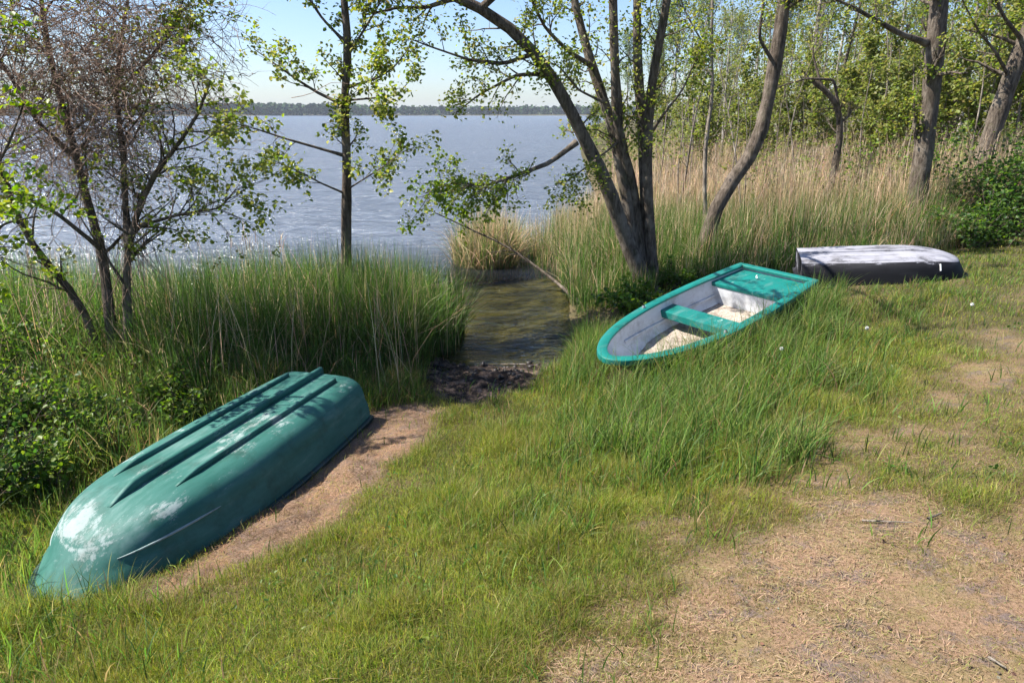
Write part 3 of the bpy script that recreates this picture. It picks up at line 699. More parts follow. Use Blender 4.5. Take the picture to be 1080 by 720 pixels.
# ------------------------------------------------------------------ reeds
GREED = [(.05, .115, .026), (.065, .14, .032), (.10, .17, .04), (.025, .065, .018), (.14, .175, .055)]
DREED = [(.48, .36, .22), (.56, .43, .28), (.38, .27, .165), (.50, .37, .25)]
def reeds(name, x, y, h, dryfrac, spread=.22, segs=4, wmin=.011):
    n = len(x); d = np.hypot(x, y)
    col = colvar(n, GREED, [.28, .27, .2, .15, .1], .26); dr = rng.random(n) < dryfrac
    col[dr] = colvar(int(dr.sum()), DREED, None, .18)
    tip = col*1.15; tip[~dr] = tip[~dr]*.9+np.array([.02, .02, 0])
    base = col*.8+np.array([.03, .022, .01]); base[dr] = col[dr]*.8
    wd = np.maximum(wmin*rng.uniform(.7, 1.3, n), d*.00075)
    z = np.maximum(gz(x, y), -.25)-.02
    lean = np.abs(rng.normal(0, spread, n)); lean = np.where(rng.random(n) < .28, lean+rng.uniform(.2, .7, n), lean)
    return blades(np.stack([x, y, z], 1), h, wd, rng.uniform(0, 2*np.pi, n), np.clip(lean, 0, 1.1), base, np.clip(tip, 0, 1), segs, droop=.2)
def plumes(x, y, h):
    n = len(x); P = []
    for j in range(7):
        xx = x+rng.normal(0, .02, n); yy = y+rng.normal(0, .02, n)
        P.append(blades(np.stack([xx, yy, np.maximum(gz(x, y), 0)+h*(.93-.02*j)], 1), rng.uniform(.10, .22, n), np.maximum(.012, np.hypot(x, y)*.0006), rng.uniform(0, 6.28, n), rng.uniform(.1, .7, n), colvar(n, [(.36, .28, .2), (.28, .21, .15)], None, .15), None, 2))
    return join(P)
# left reed bed between the bank and the lake
x, y = scatter(85000, -7.5, -.5, 5.9, 10.6)
nn = fbm(x, y, .6, 51); dl = sdf(LAKE, x, y)
edge_r = np.interp(y, [5.9, 6.6, 7.4, 8.2, 9.0, 9.8, 10.6], [-2.6, -1.95, -1.3, -.92, -.78, -.85, -1.5])+(nn-.5)*.5
front = np.interp(x, [-7.5, -4.5, -3.4, -2.7, -2.4, -1.6, -.8], [6.1, 6.0, 6.0, 6.2, 6.7, 6.8, 6.9])+(nn-.5)*.8
back = np.interp(x, [-7.5, -4, -2, -1.2, -.8], [9.8, 9.8, 9.7, 10.3, 10.2])+(nn-.5)*.7
k = (x < edge_r) & (y > front) & (y < back) & (rng.random(len(x)) < np.clip(.16+.62*sst(.3, .7, fbm(x, y, .35, 52)), 0, 1)*np.where(x < -4.2, .55, 1)) & ~in_boats(x, y, .05)
x, y = x[k], y[k]
rise = sst(0, 1.2, y-np.interp(x, [-7.5, -3.4, -2.6, -.8], [6.0, 6.0, 6.6, 6.9])); hh = (.46+.88*rise)*rng.uniform(.65, 1.12, len(x))*(.82+.36*fbm(x, y, .9, 53))*np.where(x > -1.3, .92, 1)
R1 = reeds('r', x, y, hh, .11, .28)
x2, y2 = scatter(900, -5.0, -1.0, 6.6, 9.9); k = rng.random(900) < sst(.45, .65, fbm(x2, y2, .7, 54)); x2, y2 = x2[k], y2[k]
R2 = reeds('r', x2, y2, rng.uniform(.8, 1.75, len(x2)), 1., .22, wmin=.006); R3 = plumes(x2[y2 > 8.6][::12], y2[y2 > 8.6][::12], np.full(len(x2[y2 > 8.6][::12]), 1.55))
V, Q, cc = join([R1, R2, R3])
tag(link('reed_bed', raw_mesh('reed_bed', V, Q, cc), M['blade']), 'green reeds along the water edge behind the upside down teal boat', 'reeds', kind='stuff')
# clump standing in the water at the mouth of the inlet
def disc(n, cx, cy, rx, ry):
    r = np.sqrt(rng.random(n)); t = rng.uniform(0, 6.2832, n); return cx+rx*r*np.cos(t), cy+ry*r*np.sin(t)
x, y = disc(3200, -.55, 14.3, .72, .7); R1 = reeds('r', x, y, rng.uniform(.7, 1.5, 3200)*np.clip(1.15-.35*((x+.55)/.72)**2, .6, 1.2), .52, .3)
x, y = disc(260, -.3, 14.6, .5, .5); R2 = reeds('r', x, y, rng.uniform(1.2, 1.7, 260), .9, .15)
V, Q, cc = join([R1, R2])
tag(link('reed_clump', raw_mesh('reed_clump', V, Q, cc), M['blade']), 'half dry clump of reeds standing in the water past the inlet', 'reeds', kind='stuff')
# right reed bed, green in front
def rightbed(n, y0, y1, x0f, x1f):
    y = rng.uniform(y0, y1, n); u = rng.random(n); x = x0f(y)+(x1f(y)-x0f(y))*u; return x, y
x, y = rightbed(130000, 9.6, 19, lambda y: np.interp(y, [9.6, 12, 13.3, 13.8, 15.8, 16.5, 19], [.8, .9, .6, -.35, -.35, 1.0, 1.2]), lambda y: np.interp(y, [9.6, 12, 19], [5, 8.5, 13]))
nn = fbm(x, y, .9, 57); fr_ = np.interp(x, [-.5, .5, .85, 1.0, 1.6, 2.4, 3.2, 4.4, 7.5, 9, 13], [13.9, 13.6, 12.8, 10.2, 10.3, 10.6, 10.5, 10.8, 11.6, 13, 14.5])+(nn-.5)*.9
k = (y > fr_) & (rng.random(len(x)) < np.clip(.14+.6*sst(.3, .7, fbm(x, y, .4, 58)), 0, 1)*np.clip((12.5/y)**1.6, 0, 1)); x, y = x[k], y[k]; fr_ = fr_[k]
hh = (.55+.85*sst(0, 1.6, y-fr_))*rng.uniform(.6, 1.12, len(x))*np.where(x < 1.6, .85+.0*x, 1.0)
R1 = reeds('r', x, y, hh, np.clip(.15+.065*(y-11)+.10*sst(3, 7, x), .12, .7), .2)
V, Q, cc = R1
tag(link('reed_bed', raw_mesh('reed_bed', V, Q, cc), M['blade']), 'tall green reeds mixed with dead stalks behind the turquoise boat', 'reeds', kind='stuff')
# dry reeds behind
x, y = rightbed(120000, 14, 48, lambda y: np.interp(y, [14, 18, 24, 34, 48], [1.3, 2.0, 3.2, 5.2, 8.0]), lambda y: np.interp(y, [14, 24, 48], [13, 22, 42]))
k = (rng.random(len(x)) < np.clip((15/y)**1.5, 0, 1)*np.clip(.10+sst(.28, .58, fbm(x, y, 1.4, 66)), 0, 1)); x, y = x[k], y[k]
hh = rng.uniform(1.2, 2.35, len(x))*(.65+.65*fbm(x, y, 2.2, 67))*np.where(x < 3.2, .7, 1)
R1 = reeds('r', x, y, hh, .93, .13, 3, .009); R2 = plumes(x[::14], y[::14], hh[::14])
V, Q, cc = join([R1, R2])
tag(link('dry_reed_bed', raw_mesh('dry_reed_bed', V, Q, cc), M['straw']), 'pale straw coloured dead reeds filling the marsh below the wood', 'reeds', kind='stuff')

# ------------------------------------------------------------------ trees
def limb(pts, k=14):
    """pts: list of (px, py, y) -> smooth curve"""
    P = np.array([aty(*p) for p in pts]); return curve3(P, k)
def curve3(P, k=14):
    P = np.asarray(P, float); d = np.concatenate([[0], np.cumsum(np.linalg.norm(np.diff(P, axis=0), axis=1))]); s = np.linspace(0, d[-1], 80)
    L_ = np.stack([np.interp(s, d, P[:, i]) for i in range(3)], 1)
    for _ in range(14): L_[1:-1] = .25*L_[:-2]+.5*L_[1:-1]+.25*L_[2:]
    return L_[np.linspace(0, 79, k).astype(int)]
def spawn(P, R_, per, t0, lens, ang, up, K=7, wob=.12, rk=.55, rtip=.25, t1=1.0):
    n, k, _ = P.shape; m_ = n*per
    pi = np.repeat(np.arange(n), per); t = rng.uniform(t0, t1, m_)*(k-1); i = np.minimum(t.astype(int), k-2); f = (t-i)[:, None]
    st = P[pi, i]*(1-f)+P[pi, i+1]*f; r = (R_[pi, i]*(1-f[:, 0])+R_[pi, i+1]*f[:, 0])
    tan = P[pi, i+1]-P[pi, i]; tan /= np.linalg.norm(tan, axis=1)[:, None]+1e-9
    rnd = rng.normal(0, 1, (m_, 3)); side = np.cross(tan, rnd); side /= np.linalg.norm(side, axis=1)[:, None]+1e-9
    a = rng.normal(ang, .25, m_)[:, None]; d = tan*np.cos(a)+side*np.sin(a); d[:, 2] += up; d /= np.linalg.norm(d, axis=1)[:, None]
    L_ = rng.uniform(*lens, m_)*(1-.35*(t/(k-1)))
    return grow(st, d, L_, np.minimum(r*rk, r*.8), K, wob, rtip)
def grow(st, d, L_, r, K, wob, rtip, grav=0.):
    m_ = len(st); Pn = np.zeros((m_, K, 3)); Pn[:, 0] = st; dd = d.copy()
    for j in range(1, K):
        dd = dd+rng.normal(0, wob, (m_, 3)); dd[:, 2] += grav; dd /= np.linalg.norm(dd, axis=1)[:, None]; Pn[:, j] = Pn[:, j-1]+dd*(L_/(K-1))[:, None]
    Rn = r[:, None]*np.linspace(1, rtip, K)[None]; return Pn, Rn
ALDER = [(.19, .235, .032), (.15, .20, .028), (.24, .26, .045), (.10, .145, .024), (.28, .27, .075)]
def add_leaves(P, n_per, size, cols, wts=None, spread=.05, t0=.25, droop=.3, frac=1.0):
    n, k, _ = P.shape; keep = np.where(rng.random(n) < frac)[0]
    if len(keep) == 0: keep = np.arange(1)
    pi = np.repeat(keep, n_per); t = rng.uniform(t0, 1, len(pi))*(k-1); i = np.minimum(t.astype(int), k-2); f = (t-i)[:, None]
    p = P[pi, i]*(1-f)+P[pi, i+1]*f+rng.normal(0, spread, (len(pi), 3))
    return leaves(p, rng.uniform(*size, len(pi)), colvar(len(pi), cols, wts, .15), droop)
def build_tree(name, base, label, stems, barkm, leafsets, group=None, cat='tree', branchparts=(), twig_extra=None, trunk_sides=9):
    """stems: list of (P (k,3), r0, r1) world space; branchparts: list of (P,R,sides)"""
    root = empty(name, base, label, cat, group); b = np.array(base)
    for j, (P, r0, r1) in enumerate(stems):
        rr = np.linspace(r0, r1, len(P)); rr[0] *= 1.35; rr[1] *= 1.12
        rr = rr*(1+rng.normal(0, .05, len(P)))
        pc = [tubes((P-b)[None], rr[None], trunk_sides)]
        for P_, R__, s_, ow in branchparts:
            o_ = np.repeat(np.array(ow), len(P_)//len(ow)); k_ = o_ == j
            if k_.any(): pc.append(tubes(P_[k_]-b, R__[k_], s_))
        V, Q = join(pc)
        link('trunk' if j == 0 or r0 > .05 else 'limb', raw_mesh('trunk', V, Q, smooth=True), barkm, root)
    if leafsets:
        V, Q, cc = join(leafsets); link('crown', raw_mesh('crown', V-b, Q, cc), M['leaf'], root)
    if twig_extra is not None:
        V, Q = join([tubes(P-b, R_, s) for P, R_, s in twig_extra]); link('tangled_twigs', raw_mesh('tangled_twigs', V, Q), M['twig'], root)
    return root
def stemarr(stems):
    P = np.stack([s[0] for s in stems]); R_ = np.stack([np.linspace(s[1], s[2], len(s[0])) for s in stems]); return P, R_

# --- tree with tangled brown twigs at the left
def tree_left():
    Y = 7.0
    def l(*p): return limb([(a, b, Y+(c if len(q) > 2 else 0)) for q in p for a, b, c in [tuple(q)+((0,) if len(q) < 3 else ())]])
    stems = [(l((128,425),(118,355),(108,262,.1),(92,215,.2),(80,160,.2),(62,100,.3),(48,40,.3),(40,-30,.3)), .062, .02),
             (l((142,420),(136,365),(133,300),(136,250),(149,215),(160,187),(182,160,-.2),(208,125,-.3),(222,85,-.3)), .055, .012),
             (l((104,425),(100,352),(80,313),(36,262,-.2),(12,215,-.3),(-8,150,-.3),(-20,70,-.3)), .05, .016),
             (l((136,262),(132,215,.2),(130,160,.3),(122,100,.4),(128,40,.4),(140,-30,.4)), .035, .012),
             (l((148,238),(190,226,-.2),(232,220,-.3),(250,198,-.4)), .02, .006),
             (l((106,262),(60,225,-.3),(20,205,-.6),(-30,190,-.8)), .024, .01),
             (l((84,170,.2),(40,130,0),(10,80,0),(-20,30,0)), .026, .01),
             (l((120,100,.4),(160,60,.3),(185,25,.2),(200,-20,.2)), .018, .007)]
    P, R_ = stemarr(stems)
    B1 = spawn(P, R_, 14, .3, (.4, 1.2), .85, .15, wob=.14, rk=.45); B2 = spawn(*B1, 5, .15, (.15, .45), .8, .0, K=5, wob=.2, rk=.6)
    Bx = spawn(P[[1, 3, 4, 7]], R_[[1, 3, 4, 7]], 12, .4, (.3, .8), .8, .2, wob=.15, rk=.5); Bx2 = spawn(*Bx, 5, .2, (.15, .4), .8, .0, K=5, wob=.2)
    lv = [add_leaves(B2[0], 9, (.030, .055), ALDER, None, .035, .3, frac=.8), add_leaves(Bx2[0], 20, (.032, .058), ALDER, [.3, .15, .3, .05, .2], .04, .3, frac=.55)]
    low = rng.random(len(B1[0])) < .3
    # brown tangle hanging in the crown
    cx = [(40, 30), (75, 40), (110, 25), (150, 45), (55, 90), (100, 95), (30, 130), (80, 150), (110, 170), (60, 175), (130, 130), (20, 60), (165, 30), (100, 55), (180, 60), (10, 100)]
    st = []
    for (a, b) in cx:
        c = aty(a, b, Y+rng.uniform(-.4, .6)); st.append(c+rng.normal(0, 1, (135, 3))*np.array([.34, .45, .30]))
    st = np.concatenate(st); d = rng.normal(0, 1, (len(st), 3)); d[:, 2] = d[:, 2]*.6-.25; d[:, 0] += .25; d /= np.linalg.norm(d, axis=1)[:, None]
    T1 = grow(st, d, rng.uniform(.3, .9, len(st)), rng.uniform(.0022, .005, len(st)), 8, .26, .5, grav=-.04)
    T2 = spawn(*T1, 2, .2, (.1, .35), .8, -.1, K=4, wob=.25, rk=.8)
    # dead hanging stems round the trunks
    st2 = np.concatenate([P[j][rng.integers(0, 8, 50)]+rng.normal(0, .05, (50, 3)) for j in (0, 1, 2, 3)])
    d2 = np.tile(np.array([0., 0, -1]), (len(st2), 1))+rng.normal(0, .25, (len(st2), 3))
    T3 = grow(st2, d2/np.linalg.norm(d2, axis=1)[:, None], rng.uniform(.3, .9, len(st2)), np.full(len(st2), .004), 7, .12, .5)
    base = aty(125, 425, Y); base[2] = float(gz(base[:1], base[1:2])[0])
    build_tree('alder_tree', base, 'leaning tree full of tangled brown twigs behind the upside down teal boat', stems, M['bark_dark'], lv, branchparts=[(*B1, 5, range(8)), (*B2, 3, range(8)), (*Bx, 5, [1, 3, 4, 7]), (*Bx2, 3, [1, 3, 4, 7])], twig_extra=[(*T1, 3), (*T2, 3), (*T3, 3)])
tree_left()
# bright leafy branchy sapling at the extreme left
def tree_edge():
    Y = 5.6
    stems = [(limb([(-60,430,Y),(-50,330,Y),(-35,230,Y),(-20,130,Y),(-10,50,Y),(0,-40,Y)]), .04, .012), (limb([(-40,260,Y),(-15,200,Y-.1),(10,150,Y-.2),(25,110,Y-.2)]), .018, .006), (limb([(-45,300,Y),(-20,260,Y-.1),(5,235,Y-.3),(40,228,Y-.3)]), .018, .006)]
    P, R_ = stemarr(stems); B1 = spawn(P, R_, 10, .2, (.3, .7), .8, .1, rk=.5); B2 = spawn(*B1, 5, .2, (.1, .3), .8, 0, K=5, wob=.2)
    lv = [add_leaves(B2[0], 12, (.035, .06), [(.17, .24, .02), (.14, .22, .02), (.21, .25, .03)], None, .03, frac=.6)]
    base = stems[0][0][0].copy(); base[2] = float(gz(base[:1], base[1:2])[0]); stems[0][0][0][2] = base[2]-.05
    build_tree('alder_sapling', base, 'sapling with bright yellow green leaves at the far left edge', stems, M['bark_dark'], lv, branchparts=[(*B1, 4, range(3)), (*B2, 3, range(3))])
tree_edge()
# --- slim alder in the reeds, centre left
def tree_b():
    Y = 9.3
    stems = [(limb([(366,318,Y),(365,255,Y),(366,170,Y),(363,105,Y),(368,50,Y),(362,0,Y),(366,-70,Y)]), .075, .04),
             (limb([(366,165,Y),(335,156,Y-.1),(300,146,Y-.2),(270,136,Y-.3),(248,130,Y-.4)]), .022, .006),
             (limb([(365,112,Y),(335,98,Y+.1),(310,82,Y+.1),(288,66,Y+.2),(268,52,Y+.2)]), .024, .006),
             (limb([(367,92,Y),(395,84,Y-.2),(415,72,Y-.4),(432,50,Y-.5)]), .02, .005),
             (limb([(366,205,Y),(338,193,Y-.2),(318,182,Y-.3),(290,170,Y-.4)]), .016, .005),
             (limb([(366,106,Y),(390,104,Y-.2),(420,100,Y-.4),(436,80,Y-.5)]), .014, .004),
             (limb([(364,45,Y),(340,20,Y+.1),(320,-10,Y+.1),(300,-40,Y+.1)]), .022, .007),
             (limb([(366,60,Y),(385,30,Y-.1),(400,5,Y-.1),(410,-30,Y-.1)]), .018, .006),
             (limb([(366,200,Y),(390,185,Y-.3),(410,172,Y-.5),(425,160,Y-.6)]), .012, .004)]
    P, R_ = stemarr(stems); P0, R0 = P[1:], R_[1:]
    B1 = spawn(P0, R0, 9, .25, (.25, .65), .75, .12, wob=.15, rk=.5); B2 = spawn(*B1, 5, .2, (.12, .32), .8, 0, K=5, wob=.2)
    Bt = spawn(P[:1], R_[:1], 26, .45, (.25, .6), .9, .25, wob=.15, rk=.25); Bt2 = spawn(*Bt, 5, .2, (.12, .3), .8, 0, K=5, wob=.2)
    lv = [add_leaves(B2[0], 14, (.04, .068), ALDER, None, .045, frac=.75), add_leaves(Bt2[0], 15, (.04, .068), ALDER, None, .045, frac=.75)]
    base = stems[0][0][0].copy(); base[2] = float(gz(base[:1], base[1:2])[0]); stems[0][0][0][2] = base[2]-.08
    build_tree('alder_tree', base, 'slim upright alder standing alone in the reeds against the open lake', stems, M['bark_dark'], lv, branchparts=[(*B1, 4, range(1, 9)), (*B2, 3, range(1, 9)), (*Bt, 4, [0]), (*Bt2, 3, [0])])
tree_b()
# --- big many stemmed alder behind the turquoise boat
def tree_c():
    Y = 10.8
    stems = [(limb([(690,318,Y-.1),(680,298,Y-.1),(660,255,Y-.1),(641,195,Y-.2),(616,146,Y-.3),(592,97,Y-.4),(562,52,Y-.5),(525,18,Y-.6),(480,-4,Y-.7),(430,-25,Y-.8)]), .138, .055),
             (limb([(678,316,Y),(671,280,Y),(660,205,Y+.1),(645,130,Y+.2),(624,70,Y+.3),(606,5,Y+.4),(596,-70,Y+.5)]), .105, .055),
             (limb([(682,314,Y+.1),(676,270,Y+.1),(668,200,Y+.2),(652,140,Y),(648,60,Y-.1),(645,-60,Y-.2)]), .10, .055),
             (limb([(688,312,Y+.2),(682,250,Y+.2),(678,150,Y+.2),(672,60,Y+.3),(672,-60,Y+.4)]), .095, .055),
             (limb([(690,312,Y+.1),(685,245,Y+.1),(682,172,Y),(686,95,Y-.1),(700,20,Y-.2),(712,-50,Y-.3)]), .10, .05),
             (limb([(608,150,Y-.3),(580,172,Y-.5),(547,184,Y-.7),(513,196,Y-.9),(478,192,Y-1.1),(448,204,Y-1.2)]), .04, .008),
             (limb([(575,78,Y-.4),(545,79,Y-.6),(505,100,Y-.8),(480,120,Y-.9)]), .03, .007),
             (limb([(565,56,Y-.5),(530,68,Y-.7),(497,64,Y-.9),(450,48,Y-1.0),(425,38,Y-1.0)]), .03, .007),
             (limb([(625,70,Y+.2),(600,55,Y),(575,30,Y-.2),(560,0,Y-.3),(550,-40,Y-.3)]), .035, .012),
             (limb([(480,-2,Y-.7),(450,8,Y-.8),(420,8,Y-1.),(385,16,Y-1.1)]), .035, .01),
             (limb([(640,110,Y),(610,95,Y-.3),(590,70,Y-.5),(565,60,Y-.7)]), .02, .006),
             (limb([(652,150,Y),(620,175,Y-.5),(600,190,Y-.7),(585,195,Y-.8)]), .018, .006),
             (limb([(681,150,Y),(700,120,Y-.3),(720,95,Y-.4),(735,60,Y-.5)]), .025, .008)]
    stems += [(curve3([stems[0][0][11], (.9, 9.6, 5.3), (1.1, 8.6, 5.2), (1.2, 7.6, 4.9), (1.3, 6.8, 4.7)]), .045, .01), (curve3([stems[0][0][12], (-.6, 9.2, 5.0), (-.3, 8.2, 5.1), (.1, 7.2, 4.9)]), .04, .01),
              (curve3([stems[4][0][13], (3.6, 9.6, 6.2), (4.0, 8.6, 6.3), (4.4, 7.4, 6.1)]), .05, .012)]
    P, R_ = stemarr([(curve3(s[0]), s[1], s[2]) for s in stems])
    B1 = spawn(P[5:], R_[5:], 10, .25, (.3, .8), .75, .10, wob=.15, rk=.5); B2 = spawn(*B1, 6, .2, (.15, .35), .8, -.05, K=5, wob=.2)
    Bt = spawn(P[:5], R_[:5], 14, .45, (.4, 1.1), .9, .15, wob=.15, rk=.18); Bt2 = spawn(*Bt, 6, .2, (.15, .4), .8, 0, K=5, wob=.2)
    cl = P[5:6, 5:]; Bc = spawn(np.repeat(cl, 3, 0), np.full((3, cl.shape[1]), .012), 11, .05, (.35, 1.0), .9, -.5, wob=.14, rk=.6); Bc2 = spawn(*Bc, 6, .15, (.12, .3), .8, -.1, K=5, wob=.2)
    lv = [add_leaves(B2[0], 15, (.036, .062), ALDER, None, .06, frac=.7), add_leaves(Bt2[0], 13, (.036, .062), ALDER, None, .06, frac=.65),
          add_leaves(Bc2[0], 13, (.04, .068), [(.16, .23, .022), (.13, .2, .022), (.2, .24, .03)], None, .05, frac=.6)]
    base = np.array([2.2, 10.8, 0.]); base[2] = float(gz(base[:1], base[1:2])[0])
    build_tree('alder_tree', base, 'big alder with several stems and one long limb arching left over the inlet', stems, M['bark_alder'], lv, branchparts=[(*B1, 4, range(5, 16)), (*B2, 3, range(5, 16)), (*Bt, 4, range(5)), (*Bt2, 3, range(5)), (*Bc, 4, [5]), (*Bc2, 3, [5])], trunk_sides=12)
tree_c()
# --- trunks to the right
def single(name, label, main, extra, nb, barkm, lsize, frac, t0=.5, lens=(.5, 1.3), upb=.15, cols=ALDER, nl=14, nb2=7, group=None):
    stems = [main]+extra; P, R_ = stemarr(stems)
    B1 = spawn(P[:1], R_[:1], nb, t0, lens, .95, upb, wob=.15, rk=.3); parts = [(*B1, 5, [0])]
    if extra:
        Be = spawn(P[1:], R_[1:], max(4, nb//3), .25, (lens[0]*.6, lens[1]*.6), .8, .1, wob=.15, rk=.5); parts.append((*Be, 4, range(1, len(stems)))); src = [B1, Be]
    else: src = [B1]
    own = [[0], range(1, len(stems))]
    lv = []
    for q_, b in enumerate(src):
        b2 = spawn(*b, nb2, .2, (.15, .45), .8, 0, K=5, wob=.2); parts.append((*b2, 3, own[q_]))
        if frac > 0: lv.append(add_leaves(b2[0], nl, lsize, cols, None, .05, frac=frac))
    base = stems[0][0][0].copy(); base[2] = float(gz(base[:1], base[1:2])[0]); stems[0][0][0][2] = min(stems[0][0][0][2], base[2]-.05)
    return build_tree(name, base, label, stems, barkm, lv, branchparts=parts, group=group, trunk_sides=11)
Y = 11.8
single('alder_tree', 'curved bare alder trunk bowing right just behind the turquoise boat', (limb([(733,305,Y),(741,268,Y),(750,232,Y),(763,202,Y),(787,173,Y),(803,143,Y),(813,90,Y),(821,50,Y),(828,-5,Y),(834,-120,Y)]), .138, .085),
    [(limb([(818,70,Y),(800,40,Y-.2),(806,0,Y-.3),(800,-60,Y-.3)]), .03, .012), (limb([(826,10,Y),(860,-10,Y-.2),(900,-40,Y-.4)]), .04, .015)], 16, M['bark_dark'], (.04, .07), .5, t0=.72)
Y = 14.0
single('alder_tree', 'tall straight grey trunk rising behind the right end of the black dinghy', (limb([(958,262,Y),(966,215,Y),(974,160,Y),(981,110,Y),(986,55,Y),(991,0,Y),(998,-120,Y)]), .20, .13),
    [(limb([(977,45,Y),(950,36,Y-.2),(925,22,Y-.4),(900,8,Y-.6),(870,-6,Y-.7)]), .06, .02), (limb([(968,165,Y+.05),(965,130,Y+.05),(966,118,Y+.05)]), .05, .04)], 22, M['bark_alder'], (.045, .075), .5, t0=.45, lens=(.7, 1.8))
Y = 15.5
single('alder_tree', 'thick grey trunk leaning right above the dark bush at right', (limb([(1026,200,Y),(1034,175,Y),(1046,140,Y),(1060,98,Y),(1076,55,Y),(1096,5,Y),(1130,-90,Y)]), .20, .13),
    [(limb([(1066,85,Y),(1050,55,Y-.3),(1030,30,Y-.4),(1015,0,Y-.5)]), .04, .012), (limb([(1080,45,Y),(1060,20,Y-.3),(1045,-10,Y-.5)]), .05, .02)], 18, M['bark_alder'], (.045, .08), .55, t0=.4, lens=(.7, 1.8))
Y = 15.2
single('dead_tree', 'crooked dead stem with bent top among the dry reeds', (limb([(868,226,Y),(878,190,Y),(886,145,Y),(885,115,Y),(874,98,Y),(858,86,Y)]), .09, .05),
    [(limb([(884,112,Y),(880,84,Y),(850,83,Y-.2),(820,92,Y-.3)]), .035, .012), (limb([(886,130,Y),(896,122,Y),(898,116,Y)]), .03, .015), (limb([(866,90,Y),(858,60,Y+.1),(856,30,Y+.1)]), .03, .01)], 7, M['bark_dark'], (.04, .06), .15, t0=.4, lens=(.3, .8))
Y = 13.2
single('birch_sapling', 'thin pale sapling rising between the big alder and the curved trunk', (limb([(745,262,Y),(743,200,Y),(744,150,Y),(752,100,Y),(750,50,Y),(753,-40,Y)]), .045, .02), [(limb([(750,60,Y),(735,35,Y),(722,12,Y),(712,-20,Y)]), .02, .007)], 14, M['bark_pale'], (.035, .055), .4, t0=.35, lens=(.4, .9))
# fallen branch over the inlet
def fallen():
    pts = [hit(612, 322)+np.array([0, .1, .02]), aty(585, 296, 12.1), aty(556, 274, 12.4), aty(530, 257, 12.6), aty(505, 246, 12.6), aty(480, 234, 12.5), aty(458, 224, 12.4)]
    main = (curve3(pts), .036, .010); P, R_ = stemarr([main]); B1 = spawn(P, R_, 11, .45, (.3, .9), .6, .05, wob=.12, rk=.5); B2 = spawn(*B1, 3, .2, (.15, .4), .7, 0, K=5, wob=.2)
    base = pts[0].copy(); build_tree('fallen_branch', base, 'long bare fallen branch reaching out over the small muddy inlet', [main], M['bark_alder'], [], cat='branch', branchparts=[(*B1, 4, [0]), (*B2, 3, [0])])
fallen()
# --- bushes
def bush(name, label, c, rx, ry, h, nst, nl, size, cols, group=None, droop=.2, frac=.95, wts=None):
    c = np.array(c, float); c[2] = float(gz(c[:1], c[1:2])[0]); st = np.tile(c, (nst, 1))+rng.normal(0, 1, (nst, 3))*[rx*.25, ry*.25, 0]
    d = np.stack([rng.normal(0, rx/h, nst), rng.normal(0, ry/h, nst), np.ones(nst)], 1); d /= np.linalg.norm(d, axis=1)[:, None]
    A = grow(st, d, h*rng.uniform(.6, 1.15, nst), np.full(nst, .008), 8, .10, .4); B1 = spawn(*A, 6, .15, (h*.15, h*.45), .8, .1, K=5, wob=.18)
    root = empty(name, c, label, 'bush', group)
    V, Q = join([tubes(A[0]-c, A[1], 4), tubes(B1[0]-c, B1[1], 3)]); link('stems', raw_mesh('stems', V, Q), M['bark_dark'], root)
    V, Q, cc = join([add_leaves(B1[0], nl, size, cols, wts, h*.06, .1, droop, frac), add_leaves(A[0], nl, size, cols, wts, h*.06, .3, droop)])
    link('foliage', raw_mesh('foliage', V-c, Q, cc), M['leaf'], root); return root
DK = [(.04, .085, .018), (.055, .11, .02), (.08, .14, .025), (.03, .065, .016)]
LT = [(.15, .215, .03), (.12, .18, .03), (.18, .23, .045)]
BR = [(.09, .16, .02), (.12, .19, .025), (.06, .12, .02)]
b1 = hit(1040, 268)
bush('elder_bush', 'dense dark green bush below the leaning trunk at the right edge', (9.9, 13.6, 0), 1.3, .9, 1.9, 46, 16, (.05, .095), DK+BR)
bush('elder_bush', 'lower dark green bush just right of the black dinghy', (8.4, 12.3, 0), .8, .6, 1.0, 30, 11, (.045, .08), DK+BR)
for i, (x_, y_, h_, lb) in enumerate([(7.4, 15.2, 1.9, 'sparse light green shrub left of the straight grey trunk'), (9.4, 16.5, 2.3, 'sparse green shrub between the straight grey trunk and the leaning trunk'), (6.2, 17.5, 1.8, 'small light green shrub beside the crooked dead stem'), (11.5, 17, 2.6, 'tall loose shrub behind the leaning trunk')]):
    bush('alder_bush', lb, (x_, y_, 0), h_*.45, h_*.35, h_, 22, 10, (.05, .085), BR+LT)
bush('elder_bush', 'pale leafy shrub in the grass right of the dark bush', (10.6, 11.9, 0), 1.1, .7, 1.1, 34, 14, (.05, .09), BR)
bush('elder_bush', 'broad leafy bush filling the right edge above the grass', (9.2, 10.9, 0), .9, .6, .8, 34, 14, (.045, .085), BR)
bush('alder_bush', 'light green shrub at the edge of the dry reeds beside the lake', (5.2, 27, 0), 1.6, 1.2, 2.4, 40, 14, (.09, .14), [(.15, .19, .04), (.12, .17, .035), (.2, .2, .06)])
bush('bramble_bush', 'low leafy bramble at the foot of the big alder', (1.75, 9.9, 0), .5, .4, .5, 20, 8, (.05, .085), BR)
bush('bramble_bush', 'leafy bramble between the curved trunk and the far side of the turquoise boat', (2.7, 10.6, 0), .6, .4, .4, 16, 8, (.04, .07), BR)
